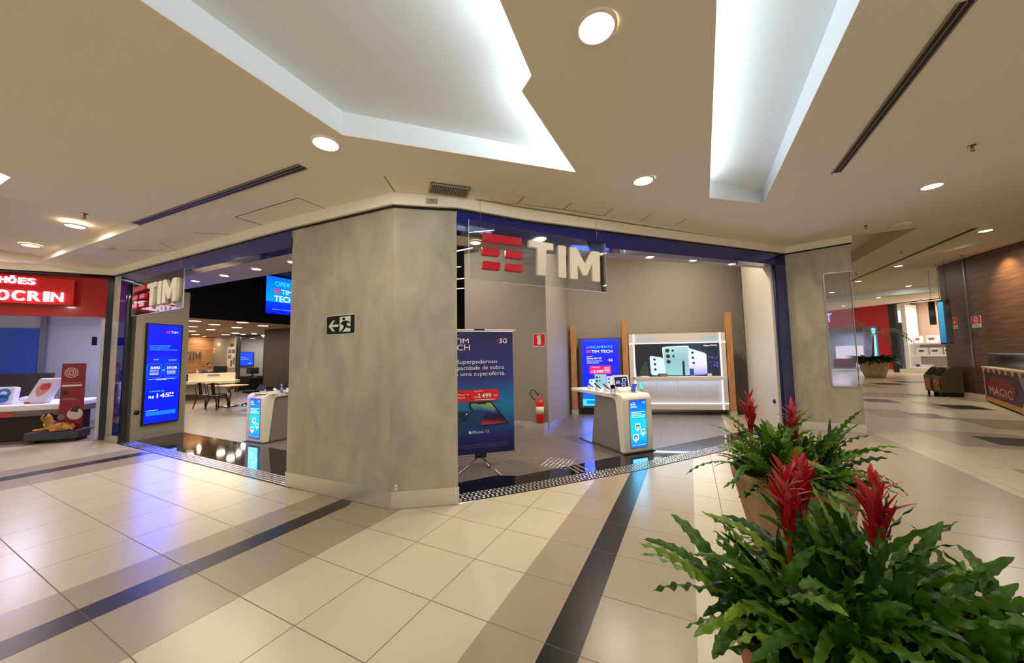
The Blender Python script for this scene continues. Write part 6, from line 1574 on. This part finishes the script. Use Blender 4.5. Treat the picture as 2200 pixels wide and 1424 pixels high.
for k in range(10): m.poly([(W*(1.12), hM*.5, z+.002), (W*(1.0+.028*k), hM*.03, z+.002), (W*(1.0+.028*(k+1)), hM*.03, z+.002)], CCR if k % 2 == 0 else CRD, MC)
m.text('MAGIC', W*.16, hM*.30, z+.003, hM*.30, CCR, MC, w=W*.66, bold=.05)
for k in range(14): m.disc(W*(.12+.06*k), hM*(.72+.08*math.sin(k*2.1)), z+.003, .02, CYL, MC, n=8)
m.build('printed_front', t)
m = MB(); 
for k in range(18): m.poly([(WM*k/18, 0, .006), (WM*(k+1)/18, 0, .006), (WM*(k+.9)/18, -.09, .006), (WM*(k+.5)/18, -.12, .006), (WM*(k+.1)/18, -.09, .006)], CCR if k % 2 == 0 else CRD, T(0, -.004, hM+.0) @ MC)
m.build('scalloped_trim', t)
m = MB(); m.box(-.03, WM+.03, -.03, .83, hM, hM+.05, CCR, bev=.01); m.build('top', t)
m = MB(); m.box(.1, WM, .1, .7, hM+.05, hM+.42, mat('smoked_glass', (70, 62, 56), .1, trans=.5, alpha=.6)); m.build('glass_case', t)
m = MB(); m.box(.1, WM, .1, .7, hM+.42, hM+.46, mat('case_lid', (110, 104, 96), .2, .6)); m.build('case_lid', t)
sx_ = float((wx(2185, 770)[0])); m = MB(); xs = WM*.52; m.cyl((xs, .4, hM+.46), (xs, .4, hM+.75), .012, CCR, n=6); m.box(xs-.15, xs+.15, .39, .41, hM+.75, hM+1.05, mat('sign_pinkish', (220, 200, 190), .5), bev=.005); m.build('sign_stick', t)

# big planter with a young palm in the passage
P = F(1880, 811); rp = 26/FPX*P[1]*.95; hP = UP(1850, 772, P)
TERR = mat('stone_pot', (176, 150, 112), .7); noisy(TERR, (1, 1, 1), 5, 5, [(.3, (156, 132, 98)), (.7, (190, 164, 124))])
t = thing('round_planter', 'large sandy round planter in the passage beside the glass panel', 'planter', T(*P, 0))
m = MB(); m.lathe([(0, .002), (rp*.62, .002), (rp*.78, hP*.3), (rp*.95, hP*.75), (rp, hP), (rp*.92, hP), (rp*.9, hP*.92), (0, hP*.92)], TERR, n=30); m.build('pot', t)
m = MB(); m.lathe([(rp*.9, hP*.93), (0, hP*.95)], mat('soil', (40, 28, 20), .9), n=24); m.build('soil', t)
LEAFD = mat('leaf_dark', (34, 62, 22), .5); LEAFM = mat('leaf_mid', (58, 96, 28), .45); PALMG = mat('palm_green', (126, 134, 40), .5)
def blade(m, p0, d, L, w, mm, bend=.6, seg=8, up=None, wav=0):
    d = Vector(d).normalized(); p = Vector(p0); side = d.cross(Vector((0, 0, 1)))
    if side.length < 1e-3: side = Vector((1, 0, 0))
    side.normalize(); vs = []; fs = []
    for i in range(seg+1):
        t_ = i/seg; ww = w*math.sin(PI*min(1, .12+t_*.88))**.7*(1 if t_ < 1 else 0)+.0005
        vs += [tuple(p-side*ww), tuple(p+Vector((0, 0, -ww*.25))), tuple(p+side*ww)]
        d = (d+Vector((0, 0, -bend/seg))).normalized(); p = p+d*(L/seg)
    for i in range(seg):
        for k in (0, 1): fs.append((i*3+k, i*3+k+1, (i+1)*3+k+1, (i+1)*3+k))
    m.add(vs, fs, mm, None, True)
rnd = random.Random(11)
t2 = thing('groundcover_plant', 'dark low groundcover filling the large sandy planter', 'plant', T(P[0], P[1], hP*.94))
m = MB()
for k in range(520):
    a = rnd.uniform(0, 2*PI); r_ = rp*math.sqrt(rnd.uniform(0, .8)); e_ = rnd.uniform(.2, 1.4)
    blade(m, (r_*math.cos(a), r_*math.sin(a), 0), (math.cos(a)*.8, math.sin(a)*.8, e_), rnd.uniform(.35, .85), .07, LEAFD if rnd.random() < .7 else LEAFM, 1.2, 4)
m.build('leaves', t2)
t3 = thing('young_palm', 'young palm with arching yellow green fronds in the sandy planter', 'palm', T(P[0], P[1], hP*.94))
m = MB(); m.cyl((0, 0, 0), (.1, 0, 1.5), .06, mat('palm_stem', (120, 90, 50), .8), r1=.04); m.build('stem', t3)
for k, (az, el, L) in enumerate(((3.0, .9, 2.6), (2.5, 1.2, 2.2), (.3, .5, 2.0), (.9, .8, 1.8), (-.4, .6, 1.9), (-1.2, .8, 1.6), (3.8, .5, 1.5), (1.8, 1.2, 1.5))):
    m = MB(); p = Vector((.1, 0, 1.5)); d = Vector((math.cos(az)*math.cos(el), math.sin(az)*math.cos(el), math.sin(el))); pts = [p.copy()]
    for i in range(12):
        pts.append(pts[-1]+d*L/12); d = (d+Vector((0, 0, -.16))).normalized()
    m.tube(pts, .012, PALMG, n=5); sd_ = Vector((-math.sin(az), math.cos(az), 0))
    for i in range(2, 13):
        for s_ in (-1, 1):
            dd_ = (pts[i]-pts[i-1]).normalized()
            blade(m, pts[i], dd_*.7+sd_*s_*.8+Vector((0, 0, -.1)), .42*(1-abs(i-6)/11), .022, PALMG if k < 3 else LEAFM, .5, 3)
    m.build('frond', t3)
# ------------------------------------------------------------------ foreground planters
def leafmat(name, c0, c1, rough=.38):
    m = mat(name, c0, rough, spec=.5); b = m.node_tree.nodes['Principled BSDF']
    noisy(m, (1, 1, 1), 9, 4, [(.3, c0), (.7, c1)])
    tr = nod(m, 'ShaderNodeBsdfTranslucent'); tr.inputs[0].default_value = (*lin(c1), 1)
    mx = nod(m, 'ShaderNodeMixShader'); mx.inputs[0].default_value = .28; out = [n for n in m.node_tree.nodes if n.type == 'OUTPUT_MATERIAL'][0]
    link(m, b.outputs[0], mx.inputs[1]); link(m, tr.outputs[0], mx.inputs[2]); link(m, mx.outputs[0], out.inputs[0]); return m
FERN = [leafmat('fern_dark', (22, 50, 10), (44, 80, 18)), leafmat('fern_mid', (46, 84, 16), (78, 118, 28)), leafmat('fern_light', (92, 130, 32), (126, 156, 50))]
BROM = leafmat('bromeliad_leaf', (16, 36, 14), (32, 60, 22), .2)
BRACT = [leafmat('bract_red', (150, 14, 24), (186, 32, 44), .35), leafmat('bract_pink', (186, 40, 52), (212, 84, 92), .35), leafmat('bract_dark', (120, 10, 18), (150, 18, 26), .4)]
STEMG = mat('bract_stem', (140, 60, 24), .5)
def frond(m, p0, az, el, L, w, mm, bend, rnd, wav=1.0, roll=0.0, seg=40, twist=0.0):
    """strap frond with a midrib fold and crimped, wavy margins"""
    d = Vector((math.cos(az)*math.cos(el), math.sin(az)*math.cos(el), math.sin(el))); p = Vector(p0); hz = Vector((math.cos(az), math.sin(az), 0))
    side0 = Vector((-math.sin(az), math.cos(az), 0)); vs = []; fs = []; ph1, ph2 = rnd.uniform(0, 6), rnd.uniform(0, 6); fr = rnd.uniform(30, 42)*wav+1
    cols = (-1, -.62, -.2, .2, .62, 1)
    drift = rnd.uniform(-.5, .5)
    for i in range(seg+1):
        t_ = i/seg; prof = min(1, .22+2.2*t_)*(1-t_**3.2)**.6 if t_ < 1 else .04
        ww = w*max(prof, .04)
        ang = roll+twist*t_; nrm = d.cross(side0).normalized(); s = (side0*math.cos(ang)+nrm*math.sin(ang)).normalized(); up = s.cross(d).normalized()
        sl = t_*L
        for c in cols:
            ed = abs(c)**2.2; ph = ph1 if c < 0 else ph2
            wz = math.sin(sl*fr*3.2+ph)*ed*w*.34*wav; wx_ = (math.sin(sl*fr*6.3+ph*2)*.09*ed)*wav
            vs.append(tuple(p+s*(c*ww*(1+wx_))+up*(abs(c)*ww*.30+wz*min(1, prof*1.4))))
        b_ = bend/seg*(.4+1.2*t_)
        d = (d+Vector((0, 0, -b_))+side0*(drift*.9/seg)).normalized(); p = p+d*(L/seg)
    n = len(cols)
    for i in range(seg):
        for k in range(n-1): fs.append((i*n+k, i*n+k+1, (i+1)*n+k+1, (i+1)*n+k))
    m.add(vs, fs, mm, None, True)
def fern(P, seed, n, Lr, label, azr=(0, 2*PI), wr=(.022, .036), elr=(.35, 1.35), group='crimped ferns in the foreground planters', light=.3):
    rnd = random.Random(seed); t = thing('birds_nest_fern', label, 'fern', T(*P), group)
    per = 3; ms = [MB() for k in range(per)]
    for k in range(n):
        az = rnd.uniform(*azr); el = rnd.uniform(*elr); L = rnd.uniform(*Lr)*(1.0 if el < 1.1 else .9); c = rnd.random()
        mm = FERN[2] if c < light*.5 else (FERN[1] if c < .55+light*.3 else FERN[0])
        frond(ms[0], (rnd.uniform(-.05, .05), rnd.uniform(-.05, .05), 0), az, el, L, rnd.uniform(*wr), mm, rnd.uniform(.7, 1.9), rnd, rnd.choice((.8, 1, 1, 1.25)), rnd.uniform(-.5, .5), 44, rnd.uniform(-.8, .8))
    ms[0].build('fronds', t); return t
def bromeliad(P, ztop, seed, label, hl=.30, lean=(0, 0), nl=16, sc=1.0):
    rnd = random.Random(seed); t = thing('bromeliad', label, 'bromeliad', T(*P), 'red flowering bromeliads')
    m = MB()
    for k in range(nl):
        az = k*2.4+rnd.uniform(-.2, .2); el = rnd.uniform(.45, 1.2)
        frond(m, (0, 0, .0), az, el, rnd.uniform(.26, .40), rnd.uniform(.016, .022), BROM, rnd.uniform(.9, 1.8), rnd, .0, rnd.uniform(-.2, .2), 14)
    m.build('leaves', t)
    Hs = ztop-P[2]; axis = lambda f: Vector((lean[0]*f, lean[1]*f, Hs*f))
    m = MB(); m.tube([axis(0), axis(.5), axis(.93)], [.014*sc, .012*sc, .008*sc], STEMG, n=8); m.build('flower_stem', t)
    m = MB(); nb = 46
    for k in range(nb):
        f = k/(nb-1); z = Hs-hl+hl*.80*f; az = k*2.39996+rnd.uniform(-.25, .25)
        low = f < .5
        L = (.08+.05*math.sin(PI*min(1, f*1.1)))*sc*(rnd.uniform(.8, 1.45)); el = 1.32-.5*f if f < .5 else 1.05-.7*(f-.5)+rnd.uniform(-.35, .3)
        if f > .88: el = rnd.uniform(.9, 1.45)
        q = axis(z/Hs)
        frond(m, q, az, el, L, (.0115 if not low else .014)*sc, BRACT[0 if rnd.random() < .6 else (1 if f > .5 else 2)], rnd.uniform(-.1, .9) if f > .4 else -.2, rnd, 0, 0, 8)
    m.build('flower_spike', t); return t
def at(px, dist):
    d = ray(px, 1100); s = dist/d[1] if False else dist/math.hypot(d[0], d[1]); return np.array([d[0]*s, d[1]*s])
TERC = mat('terracotta', (172, 104, 72), .6); noisy(TERC, (1, 1, 1), 5, 5, [(.3, (156, 92, 62)), (.7, (182, 116, 82))])
STON = mat('sand_pot', (150, 118, 84), .7); noisy(STON, (1, 1, 1), 6, 5, [(.3, (130, 100, 70)), (.7, (164, 132, 96))])
SOIL = mat('soil')
def pot(P, r_, h_, mm, label, sq=False):
    t = thing('planter', label, 'planter', T(P[0], P[1], 0))
    m = MB()
    if sq: m.box(-r_, r_, -r_, r_, .002, h_, mm, bev=.02)
    else: m.lathe([(0, .002), (r_*.66, .002), (r_*.74, h_*.25), (r_*.90, h_*.7), (r_*.98, h_*.92), (r_, h_), (r_*.93, h_), (r_*.91, h_*.92), (0, h_*.92)], mm, n=48)
    m.build('pot', t)
    m = MB(); m.lathe([(r_*.9, h_*.925), (0, h_*.94)], SOIL, n=24); m.build('soil', t); return t
PA = F(1700, 1020, .62); PBk = F(1826, 1385, .60); PCk = F(2175, 1440, .58)
ra = abs(F(1812, 1012, .62)-F(1586, 1012, .62))[0]/2; rb = np.linalg.norm(F(2056, 1385, .60)-F(1592, 1365, .60))/2
print('pots', PA, ra, PBk, rb, PCk)
pot(PA, ra, .64, STON, 'sandy round planter behind the terracotta planter'); pot(PBk, rb, .61, TERC, 'terracotta planter at the bottom edge of the picture')
pot(PCk+np.array([.10, -.05]), .30, .55, mat('planter_black', (18, 17, 18), .5), 'black square planter in the lower right corner', True)
# rear planter
zA, zB = .60, .57
k3 = lambda P, dx, dy, z: (P[0]+dx, P[1]+dy, z)
fern(k3(PA, -.18, -.08, zA), 1, 48, (.46, .74), 'fern with arching light green fronds at the left of the sandy planter', light=.6, wr=(.026, .040))
fern(k3(PA, .18, -.05, zA), 2, 46, (.44, .72), 'fern with long thin curling fronds at the right of the sandy planter', wr=(.014, .036))
fern(k3(PA, .02, -.16, zA), 3, 42, (.34, .56), 'short fern hanging over the front rim of the sandy planter', light=.4, wr=(.024, .036), elr=(.3, 1.5))
fern(k3(PA, -.02, .10, zA), 4, 34, (.36, .54), 'upright fern behind the two red spikes of the sandy planter', light=.5, wr=(.024, .036), elr=(.7, 1.5))
fern(k3(PA, -.22, -.20, zA), 8, 24, (.34, .50), 'fern trailing down the left front of the sandy planter', light=.6, wr=(.024, .036), elr=(.1, 1.2))
dA = float(np.hypot(*PA))
for px, yt, dd, sd_, lab in ((1624, 838, .04, 5, 'bromeliad with the tallest red spike, leftmost of the sandy planter'), (1716, 858, .0, 6, 'bromeliad with a red spike at the right of the sandy planter')):
    P = at(px, dA+dd); bromeliad((P[0], P[1], zA), UP(px, yt, P), sd_, lab, .38, nl=16, sc=.95)
# front planter
dB = float(np.hypot(*PBk))
fern(k3(PBk, -.22, .10, zB), 11, 54, (.34, .52), 'fern with a ragged light green fringe at the left of the terracotta planter', wr=(.022, .036), light=.75)
fern(k3(PBk, -.14, -.12, zB), 12, 30, (.30, .46), 'dark fern spilling over the left front rim of the terracotta planter', wr=(.024, .036), light=.3)
fern(k3(PBk, .02, .02, zB), 13, 50, (.44, .66), 'upright fern in the middle of the terracotta planter', elr=(.8, 1.5), wr=(.022, .034), light=.25)
fern(k3(PBk, .18, .12, zB), 14, 50, (.42, .64), 'dark fern behind the rim at the right of the terracotta planter', light=.25, wr=(.016, .032))
fern(k3(PBk, .24, -.12, zB), 15, 34, (.30, .44), 'fern drooping over the right rim of the terracotta planter', light=.3, wr=(.022, .034))
fern((PCk[0]+.08, PCk[1]+.04, .54), 16, 40, (.34, .52), 'fern with ragged fronds in the black square planter', light=.3, wr=(.022, .036))
fern((PCk[0]-.10, PCk[1]+.22, .54), 17, 34, (.30, .46), 'small fern between the terracotta and black planters', light=.3, wr=(.016, .03))
for px, yt, dd, sd_, lab in ((1692, 985, .02, 21, 'bromeliad with a broad red spike at the front, left one of the terracotta planter'), (1726, 978, .14, 22, 'bromeliad with a pink tipped spike just behind the broad front one'), (1882, 1000, .10, 23, 'bromeliad with a single red spike at the right of the terracotta planter')):
    P = at(px, dB+dd); bromeliad((P[0], P[1], zB), UP(px, yt, P), sd_, lab, .33 if sd_ != 22 else .24, nl=20, sc=.9 if sd_ != 22 else .8)
